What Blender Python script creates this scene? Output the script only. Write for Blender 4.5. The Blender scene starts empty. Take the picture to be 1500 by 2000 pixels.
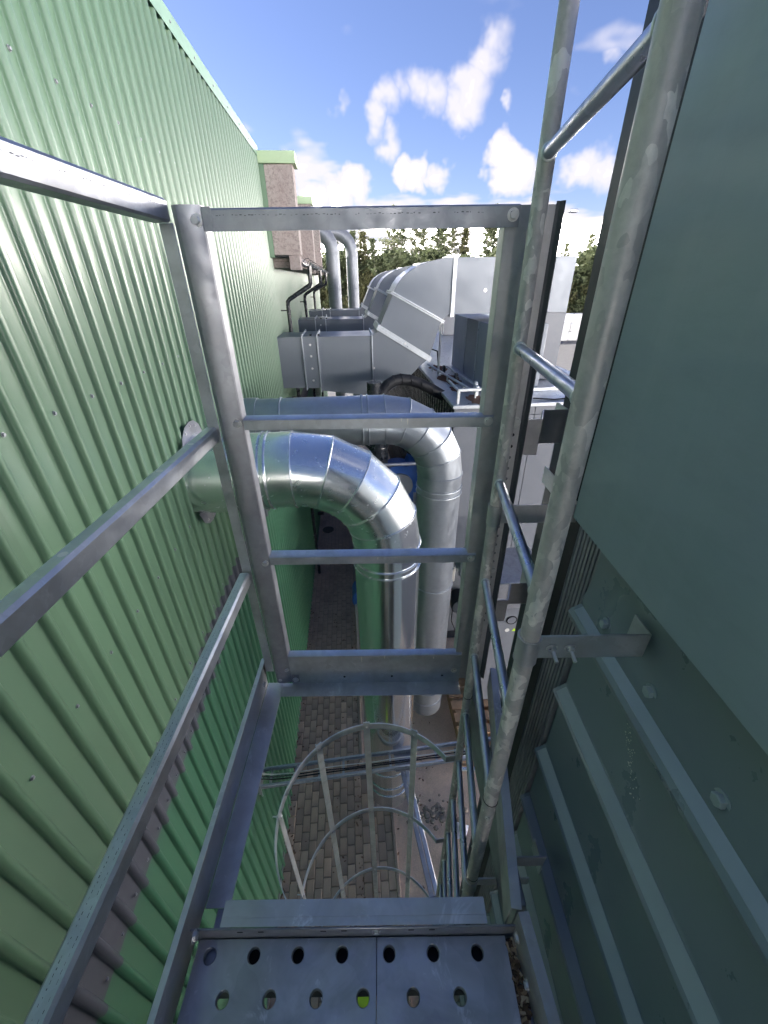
import bpy, bmesh, math, random
from mathutils import Vector, Matrix
random.seed(7)
rad = math.radians
sc = bpy.context.scene
C = sc.collection
GZ = -6.6                      # ground, relative to the eye; everything is lifted by 6.6 at the end
EYE = 6.6

# ------------------------------------------------------------------ camera
PITCH, ROLL = rad(30.1), rad(0.8)
fw = Vector((0, math.cos(PITCH), -math.sin(PITCH)))
rt = Vector((1, 0, 0)); up = rt.cross(fw)
r2 = rt*math.cos(ROLL) - up*math.sin(ROLL)
u2 = rt*math.sin(ROLL) + up*math.cos(ROLL)
cam = bpy.data.cameras.new('camera'); camo = bpy.data.objects.new('camera', cam); C.objects.link(camo)
cam.sensor_fit = 'VERTICAL'; cam.sensor_height = 36; cam.lens = 780/2000*36
cam.clip_start = 0.02; cam.clip_end = 3000
camo.matrix_world = Matrix(((r2.x, u2.x, -fw.x, 0), (r2.y, u2.y, -fw.y, 0), (r2.z, u2.z, -fw.z, EYE), (0, 0, 0, 1)))
sc.camera = camo

# ------------------------------------------------------------------ sky, sun, exposure
SUN_EL, SUN_AZ = rad(27), rad(-68)          # azimuth from +Y, clockwise
sc.view_settings.view_transform = 'Standard'; sc.view_settings.look = 'None'
sc.view_settings.gamma = 1; sc.view_settings.use_curve_mapping = False
sc.view_settings.exposure = 3.1

sc.cycles.use_adaptive_sampling = True; sc.cycles.adaptive_threshold = .03
sc.cycles.max_bounces = 8; sc.cycles.diffuse_bounces = 6; sc.cycles.glossy_bounces = 3; sc.cycles.transmission_bounces = 2
def build_world():
    w = bpy.data.worlds.new('World'); sc.world = w; w.use_nodes = True
    nt = w.node_tree; N = nt.nodes; L = nt.links; N.clear()
    def nd(t, **k):
        n = N.new(t)
        for a, b in k.items(): setattr(n, a, b)
        return n
    def math_(op, a, b=None, clamp=False):
        n = nd('ShaderNodeMath', operation=op, use_clamp=clamp)
        for i, x in enumerate((a, b)):
            if x is None: continue
            if isinstance(x, (int, float)): n.inputs[i].default_value = x
            else: L.new(x, n.inputs[i])
        return n.outputs[0]
    out = nd('ShaderNodeOutputWorld'); bg = nd('ShaderNodeBackground'); L.new(bg.outputs[0], out.inputs[0])
    bg.inputs[1].default_value = 0.05
    sky = nd('ShaderNodeTexSky', sky_type='NISHITA', sun_disc=False)
    sky.sun_elevation = SUN_EL; sky.sun_rotation = SUN_AZ; sky.air_density = 1.0; sky.dust_density = 0.4; sky.ozone_density = 2.5
    hs = nd('ShaderNodeMix', data_type='RGBA', blend_type='MULTIPLY'); hs.inputs[0].default_value = 1
    L.new(sky.outputs[0], hs.inputs[6]); hs.inputs[7].default_value = (0.41, 0.38, 0.48, 1)
    tc = nd('ShaderNodeTexCoord')
    d = tc.outputs['Generated']
    nz = nd('ShaderNodeTexNoise'); nz.inputs['Scale'].default_value = 9; nz.inputs['Detail'].default_value = 4; nz.inputs['Roughness'].default_value = .62
    L.new(d, nz.inputs['Vector'])
    sub = nd('ShaderNodeVectorMath', operation='SUBTRACT'); L.new(nz.outputs['Color'], sub.inputs[0]); sub.inputs[1].default_value = (.5, .5, .5)
    mul = nd('ShaderNodeVectorMath', operation='SCALE'); L.new(sub.outputs[0], mul.inputs[0]); mul.inputs['Scale'].default_value = .11
    add = nd('ShaderNodeVectorMath', operation='ADD'); L.new(d, add.inputs[0]); L.new(mul.outputs[0], add.inputs[1])
    dd = add.outputs[0]
    # cumulus banks: (azimuth, elevation, radius) in degrees, all round the horizon
    cl = [(11.5,18.7,1.3,.85),(10.7,17.3,1.5,1),(9.6,15.9,1.7,1.1),(8.2,15.1,1.6,1.05),(6.0,15.9,1.4,.9),(4.7,16.3,1.3,.9),
          (2.6,16.3,1.2,.9),(1.0,15.7,1.5,1),(-.3,14.7,1.3,.95),(1.2,12.5,1.3,1.1),(-4.1,16.2,.8,.8),(13.2,14.5,.5,.8),(8.7,13,.5,.8),(22,17,1.0,.65),
          (13.4,11.3,1.6,2.4),(14.8,10.2,1.8,2.6),(13.2,9.3,1.5,2.2),(3.2,10.2,1.2,2),(5.0,9.7,1.2,2),(7.3,9.5,1.0,1.4),
          (-2.4,9.0,1.4,2),(-4.4,8.2,1.5,2),(-7.2,8.2,1.7,2),(21.8,9.5,1.6,1.3),(23.9,9.2,1.5,1.2)]
    mx = None
    for az, el, r, g in cl:
        c = Vector((math.sin(rad(az))*math.cos(rad(el)), math.cos(rad(az))*math.cos(rad(el)), math.sin(rad(el))))
        ds = nd('ShaderNodeVectorMath', operation='DISTANCE'); L.new(dd, ds.inputs[0]); ds.inputs[1].default_value = c
        ma = nd('ShaderNodeMath', operation='MULTIPLY_ADD'); L.new(ds.outputs['Value'], ma.inputs[0]); ma.inputs[1].default_value = -1.15*g/rad(r)/1.5; ma.inputs[2].default_value = g*1.15
        mx = ma.outputs[0] if mx is None else math_('MAXIMUM', mx, ma.outputs[0])
    sep = nd('ShaderNodeSeparateXYZ'); L.new(d, sep.inputs[0])
    # scattered fair-weather clouds everywhere, more of them towards the horizon
    zc = math_('ADD', math_('MAXIMUM', sep.outputs[2], 0.0), 0.16)
    comb = nd('ShaderNodeCombineXYZ'); L.new(math_('DIVIDE', sep.outputs[0], zc), comb.inputs[0]); L.new(math_('DIVIDE', sep.outputs[1], zc), comb.inputs[1])
    comb.inputs[2].default_value = 2.2
    n2 = nd('ShaderNodeTexNoise'); n2.inputs['Scale'].default_value = 1.15; n2.inputs['Detail'].default_value = 4; n2.inputs['Roughness'].default_value = .58
    L.new(comb.outputs[0], n2.inputs['Vector'])
    hz = math_('SUBTRACT', 1.0, math_('DIVIDE', math_('ABSOLUTE', sep.outputs[2]), 0.21), True)
    thr = math_('SUBTRACT', 0.575, math_('MULTIPLY', math_('POWER', hz, 1.3), 0.42))
    gen = math_('MULTIPLY', math_('SUBTRACT', n2.outputs['Fac'], thr), 9.0)
    ero = math_('MULTIPLY', math_('SUBTRACT', nz.outputs['Fac'], .5), 1.0)
    tot = math_('ADD', math_('MAXIMUM', mx, gen), ero)
    veil = nd('ShaderNodeMapRange', interpolation_type='SMOOTHSTEP'); L.new(tot, veil.inputs[0]); veil.inputs[1].default_value = .05; veil.inputs[2].default_value = .95
    core = nd('ShaderNodeMapRange', interpolation_type='SMOOTHSTEP'); L.new(math_('ADD', math_('MAXIMUM', mx, gen), math_('MULTIPLY', ero, .35)), core.inputs[0]); core.inputs[1].default_value = .95; core.inputs[2].default_value = 1.9
    mix = nd('ShaderNodeMix', data_type='RGBA'); L.new(math_('MULTIPLY', veil.outputs[0], .92), mix.inputs[0]); L.new(hs.outputs[2], mix.inputs[6]); mix.inputs[7].default_value = (2.4, 2.3, 2.5, 1)
    mix2 = nd('ShaderNodeMix', data_type='RGBA'); L.new(math_('POWER', core.outputs[0], 2.2), mix2.inputs[0]); L.new(mix.outputs[2], mix2.inputs[6]); mix2.inputs[7].default_value = (112, 105, 98, 1)
    L.new(mix2.outputs[2], bg.inputs[0])
build_world()
sl = bpy.data.lights.new('sun', 'SUN'); sl.energy = 2.0; sl.angle = rad(.5); sl.color = (1, .94, .86)
so = bpy.data.objects.new('sun', sl); C.objects.link(so)
sd = Vector((math.sin(SUN_AZ)*math.cos(SUN_EL), math.cos(SUN_AZ)*math.cos(SUN_EL), math.sin(SUN_EL)))
so.rotation_euler = sd.to_track_quat('Z', 'Y').to_euler(); so.location = sd*60

# ------------------------------------------------------------------ materials
class NT:
    def __init__(s, name):
        s.m = bpy.data.materials.new(name); s.m.use_nodes = True
        s.t = s.m.node_tree; s.N = s.t.nodes; s.L = s.t.links
        s.p = s.N['Principled BSDF']; s.tc = s.N.new('ShaderNodeTexCoord').outputs['Object']
    def vec(s, scale=(1, 1, 1)):
        n = s.N.new('ShaderNodeMapping'); n.inputs['Scale'].default_value = scale; s.L.new(s.tc, n.inputs[0]); return n.outputs[0]
    def noise(s, scale, detail=4, rough=.55, st=(1, 1, 1), dist=0):
        n = s.N.new('ShaderNodeTexNoise'); n.inputs['Scale'].default_value = scale; n.inputs['Detail'].default_value = detail
        n.inputs['Roughness'].default_value = rough; n.inputs['Distortion'].default_value = dist
        s.L.new(s.vec(st), n.inputs['Vector']); return n.outputs['Fac']
    def vor(s, scale, feature='F1', out='Distance', rnd=1, st=(1, 1, 1), warp=0):
        n = s.N.new('ShaderNodeTexVoronoi'); n.feature = feature; n.inputs['Scale'].default_value = scale; n.inputs['Randomness'].default_value = rnd
        v = s.vec(st)
        if warp:
            z = s.N.new('ShaderNodeTexNoise'); z.inputs['Scale'].default_value = scale*1.2; z.inputs['Detail'].default_value = 1; s.L.new(v, z.inputs['Vector'])
            m = s.N.new('ShaderNodeVectorMath'); m.operation = 'SCALE'; m.inputs['Scale'].default_value = warp; s.L.new(z.outputs['Color'], m.inputs[0])
            a = s.N.new('ShaderNodeVectorMath'); a.operation = 'ADD'; s.L.new(v, a.inputs[0]); s.L.new(m.outputs[0], a.inputs[1]); v = a.outputs[0]
        s.L.new(v, n.inputs['Vector']); return n.outputs[out]
    def ramp(s, x, stops):
        n = s.N.new('ShaderNodeValToRGB'); s.L.new(x, n.inputs[0]); e = n.color_ramp.elements
        while len(e) < len(stops): e.new(.5)
        for q, (pos, c) in zip(e, stops):
            q.position = pos; q.color = (c, c, c, 1) if isinstance(c, (int, float)) else (*c, 1)
        return n.outputs[0]
    def mix(s, f, a, b, mode='MIX'):
        n = s.N.new('ShaderNodeMix'); n.data_type = 'RGBA'; n.blend_type = mode
        for i, x in ((0, f), (6, a), (7, b)):
            if isinstance(x, (int, float)): n.inputs[i].default_value = x if i == 0 else (x, x, x, 1)
            elif isinstance(x, tuple): n.inputs[i].default_value = (*x, 1)
            else: s.L.new(x, n.inputs[i])
        return n.outputs[2]
    def col(s, x):
        if isinstance(x, tuple): s.p.inputs['Base Color'].default_value = (*x, 1)
        else: s.L.new(x, s.p.inputs['Base Color'])
    def set(s, k, x):
        if isinstance(x, (int, float)): s.p.inputs[k].default_value = x
        else: s.L.new(x, s.p.inputs[k])
    def bump(s, h, strength=.2, dist=.002):
        n = s.N.new('ShaderNodeBump'); n.inputs['Strength'].default_value = strength; n.inputs['Distance'].default_value = dist
        s.L.new(h, n.inputs['Height']); s.L.new(n.outputs[0], s.p.inputs['Normal'])

def galv(name, c=(.42, .43, .45), rough=.42, metal=.9, scale=30, var=.25, st=(1, 1, 1), dirt=.35, bump=.04, scuff=0):
    n = NT(name)
    sp = n.vor(scale, out='Color', st=st, warp=.25/scale*3)
    bw = n.N.new('ShaderNodeRGBToBW'); n.L.new(sp, bw.inputs[0])
    lo = tuple(x*(1-var) for x in c); hi = tuple(min(1, x*(1+var)) for x in c)
    base = n.mix(bw.outputs[0], lo, hi)
    d = n.ramp(n.noise(7, 4, .65, dist=.6), [(.42, 0), (.72, dirt)])
    base = n.mix(d, base, tuple(x*.45 for x in (c[0]*1.03, c[1]*.98, c[2]*.9)))
    if scuff:
        g = n.ramp(n.noise(6, 5, .8, dist=1.2), [(.585, 0), (.66, scuff)]); base = n.mix(g, base, tuple(min(.85, x*1.5) for x in c))
    n.col(base); n.set('Metallic', metal)
    n.set('Roughness', n.ramp(n.noise(18, 3, .6), [(.3, max(.02, rough-.1)), (.7, rough+.14)]))
    if bump > .03: n.bump(n.noise(90, 2, .6), bump, .002)
    return n.m

def paint(name, c, rough=.4, spec=.5, var=.12, dirt=(.3, (.06, .06, .05)), bump=.03, st=(1, 1, 1), nscale=2.0, coat=0):
    n = NT(name)
    lo = tuple(x*(1-var) for x in c); hi = tuple(min(1, x*(1+var)) for x in c)
    b = n.mix(n.noise(nscale, 6, .6, st=st), lo, hi)
    f = n.ramp(n.noise(nscale*2.3, 8, .7, st=st, dist=.4), [(.5, 0), (.8, dirt[0])])
    n.col(n.mix(f, b, dirt[1])); n.set('Specular IOR Level', spec)
    n.set('Roughness', n.ramp(n.noise(nscale*3, 5, .6), [(.3, rough-.06), (.7, rough+.08)]))
    if coat: n.set('Coat Weight', coat); n.set('Coat Roughness', .12)
    n.bump(n.noise(60, 3, .5), bump, .002)
    return n.m

M = {}
def coated(name, c, rough, coat):
    n = NT(name); x = n.mix(n.noise(.8, 4, .6), tuple(q*.94 for q in c), tuple(q*1.05 for q in c))
    f = n.ramp(n.noise(3.0, 6, .65, st=(1, 1, .06)), [(.52, 0), (.8, .22)]); n.col(n.mix(f, x, tuple(q*.62 for q in c)))
    oi = n.N.new('ShaderNodeObjectInfo'); k = n.ramp(oi.outputs['Random'], [(0, .93), (1, 1.06)]); q0 = n.p.inputs['Base Color'].links[0].from_socket; n.col(n.mix(1.0, q0, k, 'MULTIPLY'))
    n.set('Roughness', rough); n.set('Specular IOR Level', .6); n.set('Coat Weight', coat); n.set('Coat Roughness', .20); n.set('Coat IOR', 1.6)
    n.bump(n.noise(2.2, 2, .5, st=(1, 1, .3)), .06, .01); return n.m
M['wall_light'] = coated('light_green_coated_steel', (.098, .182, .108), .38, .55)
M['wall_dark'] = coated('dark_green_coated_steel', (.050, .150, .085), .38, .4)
M['wall_band'] = paint('purple_grey_coated_steel', (.075, .080, .098), .42, .5, .08, (.3, (.06, .055, .06)))
M['flash'] = paint('green_flashing', (.24, .38, .27), .35, .5, .06)
M['capgreen'] = paint('pale_green_cap', (.36, .47, .29), .45, .5, .06, (.3, (.2, .24, .15)))
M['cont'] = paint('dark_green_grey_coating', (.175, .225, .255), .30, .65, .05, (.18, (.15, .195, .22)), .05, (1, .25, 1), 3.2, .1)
def plate():
    n = NT('green_grey_plate'); x = n.mix(n.noise(1.4, 5, .6, st=(1, 1, .5)), (.25, .32, .355), (.315, .385, .42))
    f = n.ramp(n.noise(26, 4, .7, st=(1, .35, 1)), [(.45, 0), (.75, .3)]); x = n.mix(f, x, (.19, .24, .265))
    g = n.ramp(n.noise(3.2, 6, .7, st=(1, 1.6, .22)), [(.56, 0), (.75, .35)]); x = n.mix(g, x, (.38, .44, .465)); n.col(x)
    n.set('Roughness', n.ramp(n.noise(4, 4, .6), [(.3, .26), (.7, .42)])); n.set('Specular IOR Level', .6)
    n.bump(n.noise(2.6, 2, .5), .5, .03); return n.m
M['contplate'] = plate()
M['contledge'] = paint('grey_green_lightened', (.33, .39, .415), .34, .6, .1, (.25, (.1, .13, .13)))  # paler container coating: skylight on the rib tops put into colour; bolts too
M['black'] = paint('black_rubber', (.012, .013, .016), .6, .3, .2)
M['flange_shade'] = paint('flange_shade_grey', (.05, .055, .07), .45, .5, .2)
M['blacksteel'] = paint('black_steel_duct', (.015, .018, .024), .25, .5, .2, coat=.3)
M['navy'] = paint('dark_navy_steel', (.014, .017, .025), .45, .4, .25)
M['blue'] = paint('blue_machine_paint', (.012, .075, .30), .35, .5, .15)
M['white'] = paint('white_plastic', (.74, .73, .68), .45, .5, .06)
M['palegrey'] = paint('pale_grey_panel', (.165, .176, .198), .38, .5, .05, (.15, (.3, .3, .3)))
M['panel'] = galv('galvanised_panel', (.55, .58, .62), .36, .85, 12, .05, dirt=.2, bump=.0)
M['duct'] = paint('galvanised_duct', (.155, .175, .205), .38, .7, .05, (.2, (.115, .125, .145)), .0, (1, 1, .6), 1.3)
M['duct'].node_tree.nodes['Principled BSDF'].inputs['Metallic'].default_value = .3
M['rail'] = galv('galvanised_rail', (.52, .545, .58), .40, .85, 60, .08, dirt=.35, scuff=.25)
M['raildark'] = galv('weathered_galvanised_post', (.36, .37, .40), .42, .8, 60, .08, dirt=.4)
M['post'] = galv('zinc_post', (.60, .575, .585), .46, .7, 60, .06, dirt=.3)
M['deck'] = galv('deck_steel', (.61, .60, .60), .44, .75, 20, .08, dirt=.4, scuff=.6)
M['plank'] = galv('plank_steel', (.50, .495, .51), .42, .75, 14, .10, dirt=.6, scuff=.6)
M['rung'] = galv('rung_zinc', (.42, .46, .54), .34, .92, 30, .16, dirt=.35)
M['bolt'] = galv('zinc_bolt', (.74, .73, .72), .32, .75, 60, .06, dirt=.3)
M['strap'] = galv('strap_zinc', (.74, .76, .76), .42, .5, 30, .12, dirt=.35)
M['matte_pipe'] = galv('matte_galvanised_pipe', (.37, .40, .435), .40, .85, 8, .04, dirt=.14)

def stile_mat():
    n = NT('hot_dip_spangle')
    a = n.vor(42, out='Color', warp=.06, st=(1, 1, .6)); bw = n.N.new('ShaderNodeRGBToBW'); n.L.new(a, bw.inputs[0])
    b = n.ramp(bw.outputs[0], [(.15, (.50, .465, .455)), (.45, (.58, .54, .525)), (.70, (.65, .60, .575)), (.84, (.86, .81, .77))])
    f = n.ramp(n.noise(40, 5, .7), [(.45, 0), (.75, .35)])
    n.col(n.mix(f, b, (.2, .2, .19))); n.set('Metallic', .22)
    n.set('Roughness', n.ramp(bw.outputs[0], [(.1, .42), (.9, .6)])); n.bump(bw.outputs[0], .12, .002)
    return n.m
M['stile'] = stile_mat()
M['far_pipe'] = galv('far_duct_steel', (.21, .225, .25), .5, .6, 8, .04, dirt=.14, bump=0)
M['unitgrey'] = paint('grey_unit_sheet', (.26, .285, .32), .38, .5, .06, (.25, (.2, .21, .22)))

def polished():
    n = NT('bright_galvanised_pipe')
    v = n.noise(5, 5, .6, st=(1, 1, 1)); b = n.mix(v, (.70, .74, .75), (.84, .87, .87)); n.col(b); n.set('Metallic', .97)
    n.set('Roughness', n.ramp(n.noise(14, 6, .65, dist=.5), [(.3, .20), (.7, .29)])); n.bump(n.noise(3.5, 2, .5), .04, .02)
    return n.m
M['bright'] = polished()
def polished_v():
    n = NT('bright_vertical_pipe'); n.col(n.mix(n.noise(5, 4, .6, st=(1, 1, .1)), (.70, .73, .73), (.84, .86, .85))); n.set('Metallic', .97)
    n.set('Roughness', n.ramp(n.noise(9, 4, .6, st=(1, 1, .15)), [(.3, .12), (.7, .24)])); n.bump(n.noise(7, 2, .5, st=(1, 1, .03)), .35, .02); return n.m
M['bright_v'] = polished_v()

def concrete():
    n = NT('pebbledash_concrete')
    b = n.mix(n.noise(1.6, 6, .65), (.29, .25, .235), (.42, .375, .35))
    f = n.ramp(n.noise(26, 6, .75), [(.46, 0), (.62, .8)]); b = n.mix(f, b, (.17, .14, .14))
    g = n.ramp(n.noise(2.2, 6, .7, st=(1, 1, .5)), [(.45, 0), (.75, .75)]); b = n.mix(g, b, (.26, .20, .195))
    n.col(b); n.set('Roughness', .92); n.bump(n.noise(70, 4, .7), .6, .006); return n.m
M['concrete'] = concrete()

def ground_mat(name, a, b, c, bump=.3):
    n = NT(name); x = n.mix(n.noise(.55, 8, .65), a, b); f = n.ramp(n.noise(2.4, 8, .72, dist=.5), [(.42, 0), (.7, .75)])
    x = n.mix(f, x, c); g = n.ramp(n.noise(55, 4, .7), [(.35, 0), (.75, .5)]); x = n.mix(g, x, tuple(q*1.5 for q in a))
    n.col(x); n.set('Roughness', .93); n.bump(n.noise(45, 6, .7), bump, .01); return n.m
M['yard'] = ground_mat('yard_concrete', (.12, .118, .118), (.15, .147, .147), (.09, .088, .088))
M['dirt'] = ground_mat('sandy_concrete', (.64, .48, .37), (.55, .41, .31), (.42, .30, .22), .5)
M['bed'] = ground_mat('paver_bedding', (.26, .22, .18), (.30, .25, .2), (.14, .115, .09), .6)

def paver_mat(i, c):
    n = NT('paver_stone_%d' % i); x = n.mix(n.noise(9, 7, .7), tuple(q*.68 for q in c), tuple(q*1.25 for q in c))
    g = n.ramp(n.noise(2.2, 6, .7), [(.45, 0), (.7, .6)]); x = n.mix(g, x, (.14, .115, .10))
    n.col(x); n.set('Roughness', .85); n.bump(n.noise(120, 4, .7), .35, .004); return n.m
M['pav'] = [paver_mat(i, c) for i, c in enumerate([(.54, .39, .29), (.48, .35, .265), (.60, .44, .33), (.44, .33, .26)])]

def leaf_mat(name, a, b):
    n = NT(name); oi = n.N.new('ShaderNodeObjectInfo')
    x = n.mix(n.noise(.9, 3, .6), a, b); n.col(x); n.set('Roughness', .6); n.set('Specular IOR Level', .3)
    tb = n.N.new('ShaderNodeBsdfTranslucent'); n.L.new(x, tb.inputs[0]); ms = n.N.new('ShaderNodeMixShader'); ms.inputs[0].default_value = .35
    n.L.new(n.p.outputs[0], ms.inputs[1]); n.L.new(tb.outputs[0], ms.inputs[2]); n.L.new(ms.outputs[0], n.N['Material Output'].inputs[0])
    return n.m
M['leafA'] = leaf_mat('birch_leaves', (.125, .145, .075), (.19, .205, .115))
M['leafB'] = leaf_mat('dark_leaves', (.08, .105, .052), (.135, .155, .08))
M['leafC'] = leaf_mat('olive_leaves', (.10, .10, .045), (.14, .14, .065))
M['bark'] = paint('birch_bark', (.30, .28, .25), .8, .2, .4, (.6, (.05, .045, .04)), .3, (1, 1, .5), 4)
M['rust'] = ground_mat('rusty_puddle', (.13, .055, .028), (.17, .08, .045), (.09, .04, .022), .2)
M['wood'] = paint('pallet_wood', (.42, .27, .16), .75, .3, .25, (.4, (.15, .1, .06)))
M['dash'] = paint('print_ink', (.06, .06, .075), .6, .3)
M['lime'] = paint('yellow_green_plastic', (.55, .85, .03), .4, .5, .04, (.05, (.3, .5, .03)))
M['chip'] = [paint('wood_chip_%d' % i, c, .8, .2, .3) for i, c in enumerate([(.30, .20, .13), (.17, .10, .065), (.46, .34, .24), (.09, .055, .038)])]

def bale_mat():
    n = NT('white_bale_wrap'); b = n.mix(n.noise(2, 4, .6), (.68, .68, .68), (.8, .8, .8))
    f = n.ramp(n.noise(4.5, 5, .7, dist=1.2), [(.60, 0), (.64, 1)]); n.col(n.mix(f, b, (.10, .10, .11))); n.set('Roughness', .5); return n.m
M['bale'] = bale_mat()
M['paper'] = paint('printed_litter', (.7, .7, .76), .6, .3, .2, (.5, (.35, .3, .5)), .05, (1, 1, 1), 30)

# ------------------------------------------------------------------ mesh helpers
class MB:
    def __init__(s): s.v = []; s.f = []
    def add(s, v, f):
        o = len(s.v); s.v += [tuple(x) for x in v]; s.f += [tuple(o+i for i in q) for q in f]; return s
    def box(s, x0, x1, y0, y1, z0, z1, ch=0.0):
        if ch <= 0:
            return s.add([(x, y, z) for x in (x0, x1) for y in (y0, y1) for z in (z0, z1)],
                         [(0, 1, 3, 2), (4, 6, 7, 5), (0, 4, 5, 1), (2, 3, 7, 6), (0, 2, 6, 4), (1, 5, 7, 3)])
        bm = bmesh.new(); bmesh.ops.create_cube(bm, size=1)
        for q in bm.verts: q.co = Vector(((x0+x1)/2+q.co.x*(x1-x0), (y0+y1)/2+q.co.y*(y1-y0), (z0+z1)/2+q.co.z*(z1-z0)))
        bmesh.ops.bevel(bm, geom=list(bm.edges), offset=ch, segments=1, affect='EDGES')
        bm.verts.index_update()
        s.add([q.co[:] for q in bm.verts], [[q.index for q in f.verts] for f in bm.faces]); bm.free(); return s
    def ext(s, prof, p0, p1, upv=(0, 0, 1), caps=True, closed=True):
        """extrude a 2D outline (side, up) from p0 to p1"""
        p0, p1, upv = Vector(p0), Vector(p1), Vector(upv); w = (p1-p0).normalized()
        side = w.cross(upv).normalized(); u_ = side.cross(w).normalized(); n = len(prof)
        vs = [p+side*a+u_*b for p in (p0, p1) for a, b in prof]
        fs = [(i, (i+1) % n, n+(i+1) % n, n+i) for i in range(n if closed else n-1)]
        if caps and closed: fs += [tuple(range(n))[::-1], tuple(range(n, 2*n))]
        return s.add(vs, fs)
    def tube(s, pts, r, n=16, caps=True, closed=False):
        pts = [Vector(p) for p in pts]; m = len(pts); rs = r if isinstance(r, (list, tuple)) else [r]*m
        ref = None; vs = []
        for i, p in enumerate(pts):
            a = pts[i-1] if (i > 0 or closed) else p; b = pts[(i+1) % m] if (i < m-1 or closed) else p
            t = (b-a).normalized()
            if ref is None: ref = t.orthogonal().normalized()
            ref = (ref-t*ref.dot(t)).normalized(); q = t.cross(ref)
            k = 1.0
            if 0 < i < m-1 and not closed:
                c = (p-pts[i-1]).normalized().dot(t); k = 1/max(.5, c)
                bis = ((pts[i+1]-p).normalized()-(p-pts[i-1]).normalized())
                bis = bis.normalized() if bis.length > 1e-6 else None
            else: bis = None
            for j in range(n):
                an = 2*math.pi*j/n; d = ref*math.cos(an)+q*math.sin(an)
                if bis is not None: d = d+bis*(d.dot(bis)*(k-1))
                vs.append(p+d*rs[i])
        fs = [(i*n+j, i*n+(j+1) % n, ((i+1) % m)*n+(j+1) % n, ((i+1) % m)*n+j) for i in range(m if closed else m-1) for j in range(n)]
        if caps and not closed: fs += [tuple(range(n))[::-1], tuple(range((m-1)*n, m*n))]
        return s.add(vs, fs)
    def ring(s, c, axis, R, r, n=40, k=6):
        axis = Vector(axis).normalized(); a = axis.orthogonal().normalized(); b = axis.cross(a); c = Vector(c)
        return s.tube([c+(a*math.cos(t)+b*math.sin(t))*R for t in [2*math.pi*i/n for i in range(n)]], r, k, closed=True)
    def mesh(s, name, mat, sharp=38):
        me = bpy.data.meshes.new(name); me.from_pydata(s.v, [], s.f); me.validate()
        bm = bmesh.new(); bm.from_mesh(me); bmesh.ops.recalc_face_normals(bm, faces=bm.faces); bm.to_mesh(me); bm.free()
        me.shade_smooth(); me.set_sharp_from_angle(angle=rad(sharp))
        for x in (mat if isinstance(mat, list) else [mat]): me.materials.append(x)
        return me

TH = rad(4.5)
FB = Matrix.Translation((-1.2, 0, 0)) @ Matrix.Rotation(TH, 4, 'Z')      # the building's own frame: a out from the wall, b along it
FP = Matrix.Identity(4)
def tag(o, label=None, cat=None, group=None, kind=None):
    for k, v in (('label', label), ('category', cat), ('group', group), ('kind', kind)):
        if v: o[k] = v
    return o
def thing(name, label, cat, group=None, frame=FP, kind=None):
    o = bpy.data.objects.new(name, None); C.objects.link(o); o.empty_display_size = .1; o.matrix_world = frame
    return tag(o, label, cat, group, kind)
def obj(name, me, parent=None, loc=None, rot=None, label=None, kind=None):
    o = bpy.data.objects.new(name, me); C.objects.link(o)
    if parent: o.parent = parent
    if loc is not None: o.location = loc
    if rot is not None: o.rotation_euler = rot
    return tag(o, label, None, None, kind)
def part(name, mb, mat, parent, label=None, sharp=38, kind=None):
    return obj(name, mb.mesh(name, M[mat] if isinstance(mat, str) else mat, sharp), parent, label=label, kind=kind)
def solo(name, mb, mat, label, cat, group=None, frame=FP, kind=None, sharp=38):
    o = obj(name, mb.mesh(name, M[mat] if isinstance(mat, str) else mat, sharp)); o.matrix_world = frame
    return tag(o, label, cat, group, kind)
def kids(o): return [c for c in list(bpy.data.objects) if c.parent == o]
def copytree(o, off, parent=None):
    c = o.copy(); C.objects.link(c)
    if parent: c.parent = parent
    else: c.matrix_world = o.matrix_world @ Matrix.Translation(off)
    for k in kids(o): copytree(k, off, c)
    return c
# a hex bolt with washer, axis +Z
def bolt_mesh(name, r=.008, h=.006, mat='bolt', stud=0):
    m = MB(); m.tube([(0, 0, 0), (0, 0, .0016)], r*1.35, 18); m.tube([(0, 0, .0016), (0, 0, h*.85), (0, 0, h)], [r, r, r*.85], 6)
    if stud: m.tube([(0, 0, h), (0, 0, h+stud), (0, 0, h+stud+.001)], [r*.5, r*.5, r*.4], 10)
    return m.mesh(name, M[mat], 30)
DBOLT = bolt_mesh('painted_bolt', .0088, .009, 'contledge'); BOLT = bolt_mesh('bolt', .0088, .0075); BOLTS = bolt_mesh('stud_bolt', .0085, .010, stud=.022)
SCREW = bolt_mesh('screw', .0068, .007, 'raildark'); RIVET = None
def bolt(parent, pos, n=(0, -1, 0), me=None, s=1.0, name='bolt'):
    o = obj(name, me or BOLT, parent, pos, Vector(n).to_track_quat('Z', 'Y').to_euler()); o.scale = (s, s, s)
    return o
def cprof(w, h, t=.003, lip=.0):
    """C section: web along 'up' at side=0, flanges towards +side"""
    c = t*1.2
    p = [(0, c), (c, 0), (w, 0)]
    if lip: p += [(w, lip), (w-t, lip), (w-t, t)]
    else: p += [(w, t)]
    p += [(t+c*.4, t), (t, t+c*.4), (t, h-t-c*.4), (t+c*.4, h-t)]
    if lip: p += [(w-t, h-t), (w-t, h-lip), (w, h-lip), (w, h)]
    else: p += [(w, h-t), (w, h)]
    p += [(c, h), (0, h-c)]
    return p

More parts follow.
